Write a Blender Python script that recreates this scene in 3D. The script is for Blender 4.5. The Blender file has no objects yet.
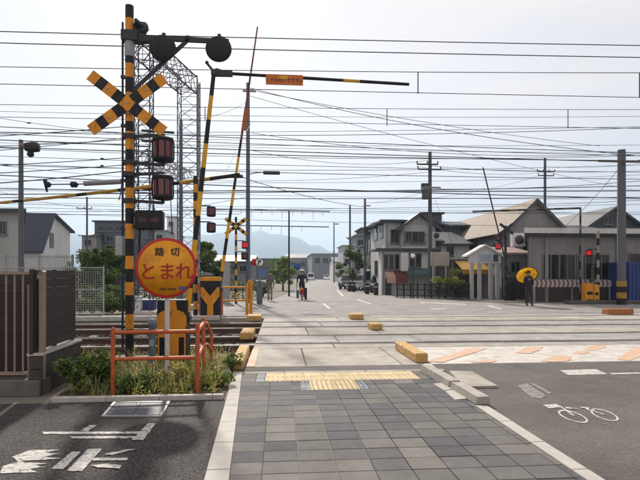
import bpy, bmesh, math, random
from mathutils import Vector, Matrix, noise as mnoise

# ------------------------------------------------------------------ camera, sky, sun, exposure
scn = bpy.context.scene
COL = scn.collection
F = 500.0            # focal length in pixels of the 640 px wide photograph
CX, HY = 320.0, 275.0
CAMH = 1.45
TH = math.atan(0.08)     # the street runs a little to the left of the view axis
FWD = Vector((math.sin(TH), math.cos(TH), 0))
RGT = Vector((math.cos(TH), -math.sin(TH), 0))
CAM = Vector((0, 0, CAMH))

cam_d = bpy.data.cameras.new('camera')
cam = bpy.data.objects.new('camera', cam_d)
COL.objects.link(cam)
cam.location = CAM
cam.rotation_euler = (math.radians(90), 0, -TH)
cam_d.sensor_width = 36
cam_d.lens = 36 * F / 640
cam_d.shift_y = (HY - 240) / 640
cam_d.clip_start = 0.05
cam_d.clip_end = 9000
scn.camera = cam

SUN_EL = math.radians(37)
SUN_AZ = math.radians(-10.5)     # from +Y towards +X
to_sun = Vector((math.sin(SUN_AZ) * math.cos(SUN_EL), math.cos(SUN_AZ) * math.cos(SUN_EL), math.sin(SUN_EL)))

world = bpy.data.worlds.new('World')
scn.world = world
world.use_nodes = True
wn, wl = world.node_tree.nodes, world.node_tree.links
for n in list(wn): wn.remove(n)
wout = wn.new('ShaderNodeOutputWorld')
bg = wn.new('ShaderNodeBackground'); bg.inputs['Strength'].default_value = 0.085
sky = wn.new('ShaderNodeTexSky'); sky.sky_type = 'NISHITA'; sky.sun_disc = False
sky.sun_elevation = SUN_EL; sky.sun_rotation = SUN_AZ
sky.air_density = 1.0; sky.dust_density = 1.0; sky.ozone_density = 2.0
tc = wn.new('ShaderNodeTexCoord')
mp = wn.new('ShaderNodeMapping'); mp.inputs['Scale'].default_value = (1.0, 1.0, 3.6)
wl.new(tc.outputs['Generated'], mp.inputs['Vector'])
nz = wn.new('ShaderNodeTexNoise'); nz.inputs['Scale'].default_value = 2.3; nz.inputs['Detail'].default_value = 7; nz.inputs['Roughness'].default_value = 0.55
wl.new(mp.outputs['Vector'], nz.inputs['Vector'])
cr = wn.new('ShaderNodeValToRGB')
cr.color_ramp.elements[0].position = 0.34; cr.color_ramp.elements[0].color = (0.70, 0.70, 0.70, 1)
cr.color_ramp.elements[1].position = 0.62; cr.color_ramp.elements[1].color = (0.95, 0.95, 0.95, 1)
wl.new(nz.outputs['Fac'], cr.inputs['Fac'])
mixw = wn.new('ShaderNodeMixRGB'); mixw.inputs['Color2'].default_value = (8.35, 7.55, 7.0, 1)
wl.new(cr.outputs['Color'], mixw.inputs['Fac'])
wl.new(sky.outputs['Color'], mixw.inputs['Color1'])
wl.new(mixw.outputs['Color'], bg.inputs['Color'])
wl.new(bg.outputs['Background'], wout.inputs['Surface'])

sun_d = bpy.data.lights.new('sun', 'SUN'); sun_d.energy = 4.4; sun_d.angle = math.radians(2.2)
sun_d.color = (1.0, 0.93, 0.82)
sun = bpy.data.objects.new('sun', sun_d); COL.objects.link(sun)
sun.rotation_euler = to_sun.to_track_quat('Z', 'Y').to_euler()
sun.location = (0, 0, 30)

scn.view_settings.view_transform = 'Standard'
scn.view_settings.look = 'None'
scn.view_settings.gamma = 1
scn.view_settings.use_curve_mapping = False
scn.view_settings.exposure = 0.46
scn.cycles.use_denoising = True
scn.cycles.volume_bounces = 0
scn.cycles.max_bounces = 6
scn.cycles.transparent_max_bounces = 24

# ------------------------------------------------------------------ pixel to place
def ray(px, py):
    return FWD + RGT * ((px - CX) / F) + Vector((0, 0, (HY - py) / F))
def D(px, py, d):            # at camera depth d
    return CAM + ray(px, py) * d
def T(px, py, t):            # on the vertical plane y = t (parallel to the tracks)
    r = ray(px, py); return CAM + r * (t / r.y)
def G(px, py, z=0.0):        # on the ground
    r = ray(px, py); return CAM + r * ((z - CAMH) / r.z)
def GD(px, d, z=0.0):        # ground point below a pixel column at depth d
    p = D(px, HY, d); p.z = z; return p
def ZP(py, d):               # height of pixel row at depth d
    return CAMH + (HY - py) / F * d

HAZE = 0.00045
random.seed(7)
R = random.Random(11)

# ------------------------------------------------------------------ materials
def lin(c):
    if isinstance(c, str):
        c = c.lstrip('#'); c = [int(c[i:i + 2], 16) / 255 for i in (0, 2, 4)]
    return tuple(((v / 12.92) if v <= 0.04045 else ((v + 0.055) / 1.055) ** 2.4) for v in c[:3])
MATS = {}
def mat(name, col, rough=0.7, metal=0.0, var=0.18, scale=6.0, bump=0.0, bscale=60.0, col2=None, thr=None, spec=0.4, detail=6,
        rnd=0.0, emit=None, trans=0.0, alpha=1.0, coord='Object', stretch=None):
    """col/col2: linear rgb.  var: value variation by noise; col2+thr: second colour in noise patches; rnd: per object variation"""
    if name in MATS: return MATS[name]
    m = bpy.data.materials.new(name); m.use_nodes = True
    nt = m.node_tree; N, L = nt.nodes, nt.links
    b = N['Principled BSDF']
    b.inputs['Roughness'].default_value = rough; b.inputs['Metallic'].default_value = metal
    b.inputs['Specular IOR Level'].default_value = spec
    t = N.new('ShaderNodeTexCoord'); vec = t.outputs[coord]
    if stretch:
        mpn = N.new('ShaderNodeMapping'); mpn.inputs['Scale'].default_value = stretch
        L.new(vec, mpn.inputs['Vector']); vec = mpn.outputs['Vector']
    no = N.new('ShaderNodeTexNoise'); no.inputs['Scale'].default_value = scale; no.inputs['Detail'].default_value = detail
    no.inputs['Roughness'].default_value = 0.62
    L.new(vec, no.inputs['Vector'])
    mr = N.new('ShaderNodeMapRange'); mr.inputs['From Min'].default_value = 0.25; mr.inputs['From Max'].default_value = 0.75
    mr.inputs['To Min'].default_value = 1 - var; mr.inputs['To Max'].default_value = 1 + var
    L.new(no.outputs['Fac'], mr.inputs['Value'])
    base = N.new('ShaderNodeRGB'); base.outputs[0].default_value = (*col, 1)
    csock = base.outputs[0]
    if col2 is not None:
        n2 = N.new('ShaderNodeTexNoise'); n2.inputs['Scale'].default_value = (thr[1] if thr else scale * 1.7); n2.inputs['Detail'].default_value = 8
        n2.inputs['Roughness'].default_value = 0.7
        L.new(vec, n2.inputs['Vector'])
        rp = N.new('ShaderNodeMapRange'); t0 = thr[0] if thr else 0.55
        sf = thr[2] if thr and len(thr) > 2 else 0.04; rp.inputs['From Min'].default_value = t0 - sf; rp.inputs['From Max'].default_value = t0 + sf
        L.new(n2.outputs['Fac'], rp.inputs['Value'])
        mx = N.new('ShaderNodeMixRGB'); mx.inputs['Color2'].default_value = (*col2, 1)
        L.new(rp.outputs['Result'], mx.inputs['Fac']); L.new(csock, mx.inputs['Color1']); csock = mx.outputs['Color']
    hs = N.new('ShaderNodeHueSaturation'); L.new(csock, hs.inputs['Color'])
    vsock = mr.outputs['Result']
    if rnd:
        oi = N.new('ShaderNodeObjectInfo'); r2 = N.new('ShaderNodeMapRange')
        r2.inputs['To Min'].default_value = 1 - rnd; r2.inputs['To Max'].default_value = 1 + rnd
        L.new(oi.outputs['Random'], r2.inputs['Value'])
        mu = N.new('ShaderNodeMath'); mu.operation = 'MULTIPLY'
        L.new(vsock, mu.inputs[0]); L.new(r2.outputs['Result'], mu.inputs[1]); vsock = mu.outputs[0]
    L.new(vsock, hs.inputs['Value'])
    L.new(hs.outputs['Color'], b.inputs['Base Color'])
    if bump:
        nb = N.new('ShaderNodeTexNoise'); nb.inputs['Scale'].default_value = bscale; nb.inputs['Detail'].default_value = 4
        L.new(vec, nb.inputs['Vector'])
        bp = N.new('ShaderNodeBump'); bp.inputs['Strength'].default_value = bump; bp.inputs['Distance'].default_value = 0.01
        L.new(nb.outputs['Fac'], bp.inputs['Height']); L.new(bp.outputs['Normal'], b.inputs['Normal'])
    if emit:
        b.inputs['Emission Color'].default_value = (*emit[0], 1); b.inputs['Emission Strength'].default_value = emit[1]
    if trans:
        tr = N.new('ShaderNodeBsdfTranslucent'); L.new(hs.outputs['Color'], tr.inputs['Color'])
        ms = N.new('ShaderNodeMixShader'); ms.inputs['Fac'].default_value = trans
        L.new(b.outputs['BSDF'], ms.inputs[1]); L.new(tr.outputs['BSDF'], ms.inputs[2])
        L.new(ms.outputs['Shader'], N['Material Output'].inputs['Surface'])
    if alpha < 1: b.inputs['Alpha'].default_value = alpha
    MATS[name] = m
    return m

def asphalt(name, dark, light, scale=95.0, patch=None):
    m = bpy.data.materials.new(name); m.use_nodes = True
    N, L = m.node_tree.nodes, m.node_tree.links; b = N['Principled BSDF']
    b.inputs['Roughness'].default_value = 0.85; b.inputs['Specular IOR Level'].default_value = 0.25
    t = N.new('ShaderNodeTexCoord')
    v = N.new('ShaderNodeTexVoronoi'); v.inputs['Scale'].default_value = scale
    L.new(t.outputs['Object'], v.inputs['Vector'])
    n = N.new('ShaderNodeTexNoise'); n.inputs['Scale'].default_value = 1.1; n.inputs['Detail'].default_value = 9; n.inputs['Roughness'].default_value = 0.65
    L.new(t.outputs['Object'], n.inputs['Vector'])
    sep = N.new('ShaderNodeSeparateColor'); L.new(v.outputs['Color'], sep.inputs['Color'])
    mx = N.new('ShaderNodeMixRGB'); mx.inputs['Color1'].default_value = (*dark, 1); mx.inputs['Color2'].default_value = (*light, 1)
    pw = N.new('ShaderNodeMath'); pw.operation = 'POWER'; pw.inputs[1].default_value = 1.6
    L.new(sep.outputs['Red'], pw.inputs[0]); L.new(pw.outputs[0], mx.inputs['Fac'])
    mr = N.new('ShaderNodeMapRange'); mr.inputs['From Min'].default_value = 0.3; mr.inputs['From Max'].default_value = 0.7
    mr.inputs['To Min'].default_value = 0.72; mr.inputs['To Max'].default_value = 1.28
    L.new(n.outputs['Fac'], mr.inputs['Value'])
    hs = N.new('ShaderNodeHueSaturation'); L.new(mx.outputs['Color'], hs.inputs['Color']); L.new(mr.outputs['Result'], hs.inputs['Value'])
    L.new(hs.outputs['Color'], b.inputs['Base Color'])
    bp = N.new('ShaderNodeBump'); bp.inputs['Strength'].default_value = 0.7; bp.inputs['Distance'].default_value = 0.006
    L.new(v.outputs['Distance'], bp.inputs['Height']); L.new(bp.outputs['Normal'], b.inputs['Normal'])
    MATS[name] = m; return m

def paint(name, col, wear=0.5, under=(0.06, 0.055, 0.055), scale=9.0):
    """worn road paint: the surface below shows through in specks"""
    return mat(name, col, 0.7, var=0.12, scale=14, col2=under, thr=(wear, scale), bump=0.25, bscale=130)

# ------------------------------------------------------------------ mesh builder
class MB:
    def __init__(s): s.v, s.f, s.m, s.sm = [], [], [], []
    def add(s, vs, fs, mi=0, smooth=False):
        o = len(s.v); s.v += [Vector(v) for v in vs]
        for f in fs:
            s.f.append([i + o for i in f]); s.m.append(mi); s.sm.append(smooth)
        return s
    def box(s, c, size, mi=0, rz=0.0, mtx=None, bev=0.0):
        x, y, z = [k / 2 for k in size]
        if bev > 0:
            b = min(bev, x * .9, y * .9, z * .9)
            bm = bmesh.new(); bmesh.ops.create_cube(bm, size=1)
            for v in bm.verts: v.co = Vector((v.co.x * 2 * x, v.co.y * 2 * y, v.co.z * 2 * z))
            bmesh.ops.bevel(bm, geom=list(bm.edges), offset=b, segments=1, affect='EDGES', profile=0.5)
            bm.verts.index_update()
            vs = [v.co.copy() for v in bm.verts]; fs = [[v.index for v in f.verts] for f in bm.faces]; bm.free()
        else:
            vs = [Vector((i * x, j * y, k * z)) for i in (-1, 1) for j in (-1, 1) for k in (-1, 1)]
            fs = [(0, 1, 3, 2), (4, 6, 7, 5), (0, 4, 5, 1), (2, 3, 7, 6), (0, 2, 6, 4), (1, 5, 7, 3)]
        M = Matrix.Translation(Vector(c)) @ Matrix.Rotation(rz, 4, 'Z') if mtx is None else mtx @ Matrix.Translation(Vector(c))
        return s.add([M @ v for v in vs], fs, mi)
    def bb(s, a, b, mi=0, bev=0.0):      # box from corner to corner
        a, b = Vector(a), Vector(b)
        return s.box((a + b) / 2, (abs(b.x - a.x), abs(b.y - a.y), abs(b.z - a.z)), mi, bev=bev)
    def bar(s, p0, p1, w, h, mi=0, up=(0, 0, 1)):
        p0, p1 = Vector(p0), Vector(p1); d = p1 - p0; L = d.length
        if L < 1e-6: return s
        d.normalize(); u = Vector(up)
        if abs(d.dot(u)) > 0.98: u = Vector((0, 1, 0))
        sd = d.cross(u).normalized(); u = sd.cross(d).normalized()
        vs = []
        for p in (p0, p1):
            for a, b in ((-1, -1), (1, -1), (1, 1), (-1, 1)):
                vs.append(p + sd * a * w / 2 + u * b * h / 2)
        return s.add(vs, [(3, 2, 1, 0), (4, 5, 6, 7), (0, 1, 5, 4), (1, 2, 6, 5), (2, 3, 7, 6), (3, 0, 4, 7)], mi)
    def cyl(s, p0, p1, r0, r1=None, n=10, mi=0, caps=True, smooth=True):
        r1 = r0 if r1 is None else r1
        p0, p1 = Vector(p0), Vector(p1); d = (p1 - p0)
        if d.length < 1e-7: return s
        d.normalize(); u = Vector((0, 0, 1)) if abs(d.z) < 0.9 else Vector((1, 0, 0))
        a = d.cross(u).normalized(); b = d.cross(a).normalized()
        vs = []
        for p, r in ((p0, r0), (p1, r1)):
            for i in range(n):
                t = 2 * math.pi * i / n; vs.append(p + a * (r * math.cos(t)) + b * (r * math.sin(t)))
        fs = [(i, (i + 1) % n, n + (i + 1) % n, n + i) for i in range(n)]
        s.add(vs, fs, mi, smooth)
        if caps: s.add(vs[:n], [list(range(n))[::-1]], mi); s.add(vs[n:], [list(range(n))], mi)
        return s
    def tube(s, pts, r, n=8, mi=0, caps=True):
        pts = [Vector(p) for p in pts]; rs = r if isinstance(r, (list, tuple)) else [r] * len(pts)
        vs, prev = [], None
        for i, p in enumerate(pts):
            d = (pts[min(i + 1, len(pts) - 1)] - pts[max(i - 1, 0)]).normalized()
            if prev is None:
                u = Vector((0, 0, 1)) if abs(d.z) < 0.9 else Vector((1, 0, 0)); a = d.cross(u).normalized()
            else:
                a = (prev - d * prev.dot(d)).normalized()
            prev = a; b = d.cross(a).normalized()
            for k in range(n):
                t = 2 * math.pi * k / n; vs.append(p + a * (rs[i] * math.cos(t)) + b * (rs[i] * math.sin(t)))
        fs = []
        for i in range(len(pts) - 1):
            for k in range(n):
                fs.append((i * n + k, i * n + (k + 1) % n, (i + 1) * n + (k + 1) % n, (i + 1) * n + k))
        s.add(vs, fs, mi, True)
        if caps:
            s.add(vs[:n], [list(range(n))[::-1]], mi); s.add(vs[-n:], [list(range(n))], mi)
        return s
    def prism(s, poly, ax, off, mi=0):   # poly: 3D points of a flat outline, extruded by vector off
        poly = [Vector(p) for p in poly]; n = len(poly); off = Vector(off)
        vs = poly + [p + off for p in poly]
        nrm = Vector((0, 0, 0))
        for i in range(n): nrm += (poly[i]).cross(poly[(i + 1) % n])
        flip = nrm.dot(off) > 0
        f0, f1 = list(range(n)), [i + n for i in range(n)]
        fs = [f0[::-1], f1] if flip else [f0, f1[::-1]]
        for i in range(n):
            j = (i + 1) % n
            fs.append([i, j, n + j, n + i] if flip else [j, i, n + i, n + j])
        return s.add(vs, fs, mi)
    def lathe(s, c, prof, n=16, mi=0, axis='Z', smooth=True):     # prof: (r, h) list
        c = Vector(c); vs = []
        for r, h in prof:
            for k in range(n):
                t = 2 * math.pi * k / n; x, y = r * math.cos(t), r * math.sin(t)
                vs.append(c + (Vector((x, y, h)) if axis == 'Z' else Vector((x, h, y)) if axis == 'Y' else Vector((h, x, y))))
        fs = []
        for i in range(len(prof) - 1):
            for k in range(n):
                q = (i * n + k, i * n + (k + 1) % n, (i + 1) * n + (k + 1) % n, (i + 1) * n + k)
                fs.append(q if axis != 'Y' else q[::-1])
        s.add(vs, fs, mi, smooth)
        if prof[0][0] > 1e-4: s.add(vs[:n], [list(range(n))[::-1] if axis != 'Y' else list(range(n))], mi)
        if prof[-1][0] > 1e-4: s.add(vs[-n:], [list(range(n)) if axis != 'Y' else list(range(n))[::-1]], mi)
        return s
    def ball(s, c, r, n=10, mi=0, sc=(1, 1, 1)):
        c = Vector(c); vs = []; m = n // 2 + 1
        for i in range(m + 1):
            ph = math.pi * i / m
            for k in range(n):
                t = 2 * math.pi * k / n
                vs.append(c + Vector((r * sc[0] * math.sin(ph) * math.cos(t), r * sc[1] * math.sin(ph) * math.sin(t), -r * sc[2] * math.cos(ph))))
        fs = [(i * n + k, i * n + (k + 1) % n, (i + 1) * n + (k + 1) % n, (i + 1) * n + k) for i in range(m) for k in range(n)]
        return s.add(vs, fs, mi, True)
    def mesh(s, name):
        me = bpy.data.meshes.new(name)
        me.from_pydata([tuple(v) for v in s.v], [], s.f)
        me.polygons.foreach_set('material_index', s.m); me.polygons.foreach_set('use_smooth', s.sm)
        me.update(); return me
    def build(s, name, mats, parent=None, loc=None):
        me = s.mesh(name)
        for m in (mats if isinstance(mats, (list, tuple)) else [mats]): me.materials.append(m)
        return link(name, me, parent, loc)

def link(name, me, parent=None, loc=None):
    o = bpy.data.objects.new(name, me); COL.objects.link(o)
    if parent: o.parent = parent
    if loc is not None: o.location = loc
    return o
def tag(o, label=None, cat=None, group=None, kind=None):
    if label: o['label'] = label
    if cat: o['category'] = cat
    if group: o['group'] = group
    if kind: o['kind'] = kind
    return o
def thing(name, label, cat, loc=(0, 0, 0), rz=0.0, group=None):
    o = bpy.data.objects.new(name, None); COL.objects.link(o)
    o.empty_display_size = 0.2
    o.location = loc; o.rotation_euler = (0, 0, rz)
    return tag(o, label, cat, group)
def flat(polys, z, lift=0.0):            # polys: lists of ground points
    mb = MB()
    for ip, p in enumerate(polys):
        pts = [Vector((q[0], q[1], z + (0.0005 * (ip % 9) if len(polys) < 20 else 0))) for q in p]
        a = sum((pts[i].x * pts[(i + 1) % len(pts)].y - pts[(i + 1) % len(pts)].x * pts[i].y) for i in range(len(pts)))
        if a < 0: pts.reverse()
        mb.add(pts, [list(range(len(pts)))])
    return mb
def text_mesh(body, size, bold=0.0):
    c = bpy.data.curves.new('t', 'FONT'); c.body = body; c.size = size; c.align_x = 'CENTER'; c.align_y = 'CENTER'
    c.offset = bold; c.resolution_u = 3; c.extrude = 0.0015
    o = bpy.data.objects.new('t', c); COL.objects.link(o)
    bpy.context.view_layer.update()
    me = bpy.data.meshes.new_from_object(o.evaluated_get(bpy.context.evaluated_depsgraph_get()))
    bpy.data.objects.remove(o); bpy.data.curves.remove(c)
    return me
def lettering(name, body, size, m, parent, loc, bold=0.0, sx=1.0, rot=(math.pi / 2, 0, 0), sy=1.0):
    me = text_mesh(body, size, bold); me.materials.clear(); me.materials.append(m)
    o = link(name, me, parent, loc); o.rotation_euler = rot; o.scale = (sx, sy, 1); return o
def ordinal(i):
    return ['first', 'second', 'third', 'fourth', 'fifth', 'sixth', 'seventh', 'eighth', 'ninth', 'tenth', 'eleventh', 'twelfth', 'thirteenth',
            'fourteenth', 'fifteenth', 'sixteenth', 'seventeenth', 'eighteenth', 'nineteenth', 'twentieth', 'twenty-first', 'twenty-second',
            'twenty-third', 'twenty-fourth', 'twenty-fifth', 'twenty-sixth', 'twenty-seventh', 'twenty-eighth', 'twenty-ninth', 'thirtieth', 'thirty-first', 'thirty-second'][i]

# shared materials
K = dict(
    concrete=mat('concrete', (0.42, 0.39, 0.36), 0.85, var=0.22, scale=2.2, bump=0.25, bscale=40, col2=(0.30, 0.28, 0.26), thr=(0.58, 3.0)),
    deck=mat('deck_concrete', (0.35, 0.325, 0.295), 0.85, var=0.25, scale=3.0, bump=0.3, bscale=60, col2=(0.245, 0.215, 0.185), thr=(0.54, 0.9, 0.12), rnd=0.09),
    kerb=mat('kerb_stone', (0.40, 0.38, 0.355), 0.8, var=0.14, scale=7, bump=0.2, bscale=90, rnd=0.05),
    steel=mat('grey_steel', (0.24, 0.25, 0.27), 0.5, 0.5, var=0.15, scale=8),
    dsteel=mat('dark_steel', (0.035, 0.037, 0.045), 0.55, 0.3, var=0.25, scale=9),
    galv=mat('galvanised_steel', (0.36, 0.37, 0.38), 0.5, 0.6, var=0.18, scale=12),
    black=mat('black_paint', (0.012, 0.012, 0.016), 0.6, var=0.4, scale=7, col2=(0.035, 0.033, 0.03), thr=(0.60, 15), spec=0.3, stretch=(1, 1, .4)),
    orange=mat('amber_paint', (0.64, 0.25, 0.012), 0.55, var=0.22, scale=5, col2=(0.20, 0.075, 0.02), thr=(0.62, 16), bump=0.12, bscale=45, stretch=(1, 1, .3)),
    yellow=mat('yellow_paint', (0.62, 0.33, 0.02), 0.55, var=0.2, scale=7, col2=(0.26, 0.15, 0.03), thr=(0.62, 14), stretch=(1, 1, .35)),
    rail_orange=mat('orange_red_paint', (0.46, 0.095, 0.028), 0.5, var=0.25, scale=8, col2=(0.17, 0.055, 0.03), thr=(0.60, 22), bump=0.15, bscale=60),
    conc_pole=mat('pole_concrete', (0.105, 0.11, 0.125), 0.8, var=0.15, scale=3, bump=0.1),
    white=mat('white_paint', (0.74, 0.74, 0.72), 0.55, var=0.08, scale=5),
    red=mat('red_paint', (0.46, 0.014, 0.018), 0.45, var=0.1, scale=6),
    lampred=mat('red_lens', (0.12, 0.006, 0.014), 0.15, var=0.1, spec=0.7),
    glass=mat('window_glass', (0.012, 0.014, 0.018), 0.12, var=0.3, scale=1.5, spec=0.35),
    wire=mat('wire_sheath', (0.045, 0.045, 0.05), 0.6, var=0.2, scale=2),
    soil=mat('soil', (0.085, 0.065, 0.045), 0.95, var=0.4, scale=9, bump=0.6, bscale=50),
    bark=mat('bark', (0.07, 0.052, 0.04), 0.9, var=0.3, scale=12, bump=0.4, bscale=30),
    skin=mat('skin', (0.42, 0.25, 0.18), 0.6, var=0.05),
    hair=mat('black_hair', (0.012, 0.01, 0.009), 0.6, var=0.2),
    tyre=mat('tyre_rubber', (0.018, 0.018, 0.019), 0.85, var=0.2),
    blue=mat('blue_paint', (0.02, 0.045, 0.19), 0.5, var=0.2, scale=4),
)
LEAF = [mat('leaf_dark', (0.035, 0.070, 0.018), 0.55, var=0.25, scale=30, trans=0.35),
        mat('leaf_mid', (0.085, 0.15, 0.030), 0.55, var=0.25, scale=30, trans=0.4),
        mat('leaf_light', (0.20, 0.25, 0.05), 0.55, var=0.25, scale=30, trans=0.45)]
LEAFY = [mat('leaf_olive', (0.20, 0.22, 0.05), 0.6, var=0.25, scale=30, trans=0.4),
         mat('leaf_straw', (0.46, 0.38, 0.12), 0.6, var=0.25, scale=30, trans=0.4),
         mat('leaf_lime', (0.33, 0.37, 0.07), 0.6, var=0.25, scale=30, trans=0.45)]

# ------------------------------------------------------------------ ground, tracks, crossing, pavements
A_road = asphalt('road_asphalt', (0.082, 0.075, 0.072), (0.165, 0.150, 0.142), 130)
A_path = asphalt('path_asphalt', (0.014, 0.013, 0.015), (0.105, 0.095, 0.09), 100)
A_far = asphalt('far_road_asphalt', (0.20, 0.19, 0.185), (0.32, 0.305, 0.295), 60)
K['earth'] = mat('packed_earth', (0.15, 0.135, 0.115), 0.95, var=0.3, scale=0.6, bump=0.3, bscale=12)

# one sheet to the horizon, with the shallow bed of the railway
prof = [(-60, 0), (8.75, 0), (9.35, -0.30), (16.45, -0.30), (16.9, 0), (60, 0), (400, 0), (4200, 0)]
mb = MB(); xs = [-3600, -300, -60, -20, 0, 20, 60, 300, 3600]
for y, z in prof:
    for x in xs: mb.v.append(Vector((x, y, z)))
for i in range(len(prof) - 1):
    for j in range(len(xs) - 1):
        a = i * len(xs) + j; mb.f.append([a, a + 1, a + 1 + len(xs), a + len(xs)]); mb.m.append(0); mb.sm.append(False)
ground = tag(mb.build('ground', K['earth']), 'packed earth ground with the shallow bed of the railway', kind='structure')

path = tag(flat([[(-14, -4), (-0.5, -4), (-0.53, 3.6), (-0.62, 5.87), (-14, 5.87)]], 0.004).build('footpath', A_path),
           'dark coarse asphalt footpath in the left foreground', kind='structure')
road = tag(flat([[(2.24, -4), (16.5, -4), (16.5, 7.93), (2.24, 7.93)]], 0.004).build('roadway', A_road),
           'grey asphalt roadway before the crossing on the right', kind='structure')
far = [(-3.2, 16.9), (17.5, 16.9), (17.5, 24.2)] + [(G(px, py).x, G(px, py).y) for px, py in
       ((478, 302.5), (440, 300), (405, 296), (372, 290), (350, 284), (338, 280), (333, 277.6), (319, 277.6), (313, 280), (303, 285), (292, 292), (272, 300))] + [(-3.2, 27)]
far_road = tag(flat([far], 0.004).build('street', A_far), 'pale sunlit street running away beyond the crossing', kind='structure')

# tracks
K['railhead'] = mat('rail_steel', (0.22, 0.20, 0.19), 0.4, 0.8, var=0.2, scale=20)
K['railside'] = mat('rusty_rail', (0.10, 0.06, 0.04), 0.8, 0.2, var=0.3, scale=20)
K['sleeper'] = mat('sleeper_concrete', (0.22, 0.20, 0.18), 0.9, var=0.25, scale=6, rnd=0.15)
RAILS = (10.5, 11.94, 13.86, 15.3)
track_names = ('near', 'far')
for k in range(2):
    tr = thing('railway_track', ('nearer' if k == 0 else 'farther') + ' of the two railway tracks running across the crossing', None, (0, (RAILS[2 * k] + RAILS[2 * k + 1]) / 2, 0))
    tr['kind'] = 'structure'
    for s in (-1, 1):
        yy = s * 0.72; m = MB()
        m.bb((-70, yy - 0.033, -0.045), (70, yy + 0.033, -0.004), 0); m.bb((-70, yy - 0.009, -0.125), (70, yy + 0.009, -0.045), 1)
        m.bb((-70, yy - 0.065, -0.15), (70, yy + 0.065, -0.125), 1)
        m.build('rail', [K['railhead'], K['railside']], tr)
    sl = MB().box((0, 0, -0.205), (0.22, 2.3, 0.105), bev=0.02).mesh('sleeper'); sl.materials.append(K['sleeper'])
    for i in range(22): link('sleeper', sl, tr, (-14.2 + i * 0.62, 0, 0))
    for i in range(5): link('sleeper', sl, tr, (17.4 + i * 0.62, 0, 0))
# ballast: broken stone in and beside the tracks
mb = MB(); rb = random.Random(3)
for x0, x1, n in ((-15, -0.8, 7000), (16.6, 21, 700)):
    for _ in range(n):
        x, y = rb.uniform(x0, x1), rb.uniform(9.1, 16.6)
        if x > -0.9 and x < 16: continue
        z = -0.27 + (0.09 if 9.9 < y < 15.9 else 0.02) + rb.uniform(-0.02, 0.03)
        s = rb.uniform(0.025, 0.055); a = [Vector((rb.uniform(-1, 1), rb.uniform(-1, 1), rb.uniform(-1, 1))).normalized() * s for _ in range(1)]
        q = rb.uniform(0, 6.28); vs = []
        for i in range(4): vs.append((x + s * math.cos(q + i * 1.57) * rb.uniform(.7, 1.2), y + s * math.sin(q + i * 1.57) * rb.uniform(.7, 1.2), z + rb.uniform(-.01, .01)))
        vs.append((x + rb.uniform(-.01, .01), y + rb.uniform(-.01, .01), z + s * rb.uniform(.5, .9)))
        mb.add(vs, [(0, 1, 4), (1, 2, 4), (2, 3, 4), (3, 0, 4)])
bal = tag(mb.build('ballast', mat('ballast_stone', (0.13, 0.11, 0.095), 0.95, var=0.45, scale=14)), 'brown broken stone ballast between the rails', kind='stuff')

# crossing deck with its separate concrete panels
deck_base = tag(MB().bb((-0.54, 7.9, -0.29), (16.4, 16.85, -0.17)).build('crossing_deck', K['concrete']), 'concrete deck of the level crossing', kind='structure')
K['white_worn'] = mat('worn_white_paint', (0.52, 0.49, 0.46), 0.75, var=0.12, scale=6, col2=(0.34, 0.31, 0.28), thr=(0.56, 3.5, 0.12), bump=0.2, bscale=90)
K['orange_worn'] = mat('worn_orange_paint', (0.52, 0.29, 0.17), 0.75, var=0.15, scale=9, col2=(0.52, 0.43, 0.36), thr=(0.54, 3.0, 0.20), bump=0.2, bscale=90)
DECK2 = mat('deck_concrete_cool', (0.30, 0.295, 0.285), 0.85, var=0.25, scale=3.0, bump=0.3, bscale=60, col2=(0.215, 0.20, 0.185), thr=(0.54, 1.0, 0.12), rnd=0.09)
rows = [(7.90, 9.84, (-0.54, 0.42, 1.98, 2.45), 'p'), (9.87, 10.36, (-0.54, 1.1, 2.7, 4.8, 7.2, 9.6, 12, 14.4, 16.4), 'p'),
        (10.66, 11.80, (-0.54, 1.28, 3.1, 4.9, 6.7, 8.5, 10.3, 12.1, 13.9, 16.4), 'b'), (12.10, 13.71, (-0.54, 0.7, 2.5, 4.3, 6.1, 7.9, 9.7, 11.5, 13.3, 16.4), 'p'),
        (14.02, 15.15, (-0.54, 1.2, 3.0, 4.8, 6.6, 8.4, 10.2, 12.0, 14.0, 16.4), 'b'), (15.46, 16.85, (-0.54, 1.9, 4.4, 7.0, 9.6, 12.2, 14.4, 16.4), 'p'),
        (7.935, 9.84, (2.46, 4.9, 7.4, 9.9, 12.4, 14.4, 16.4), 'w')]
for y0, y1, xs_, kind in rows:
    for a, b in zip(xs_[:-1], xs_[1:]):
        m = MB().bb((a + 0.009, y0, -0.168), (b - 0.009, y1, 0.006 + R.uniform(-0.003, 0.003)), bev=0.012)
        m.build('panel', K['white_worn'] if kind == 'w' else (DECK2 if kind == 'b' else K['deck']), deck_base)
def ragged(q, step=0.03, amp=0.006):
    out = []
    for i in range(len(q)):
        a, b = Vector((*q[i], 0)), Vector((*q[(i + 1) % len(q)], 0)); n = max(1, int((b - a).length / step))
        for k in range(n):
            p = a.lerp(b, k / n); out.append((p.x + amp * mnoise.noise(Vector((p.x * 40, p.y * 40, 1))), p.y + amp * 1.6 * mnoise.noise(Vector((p.x * 40, p.y * 40, 9)))))
    return out
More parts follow.
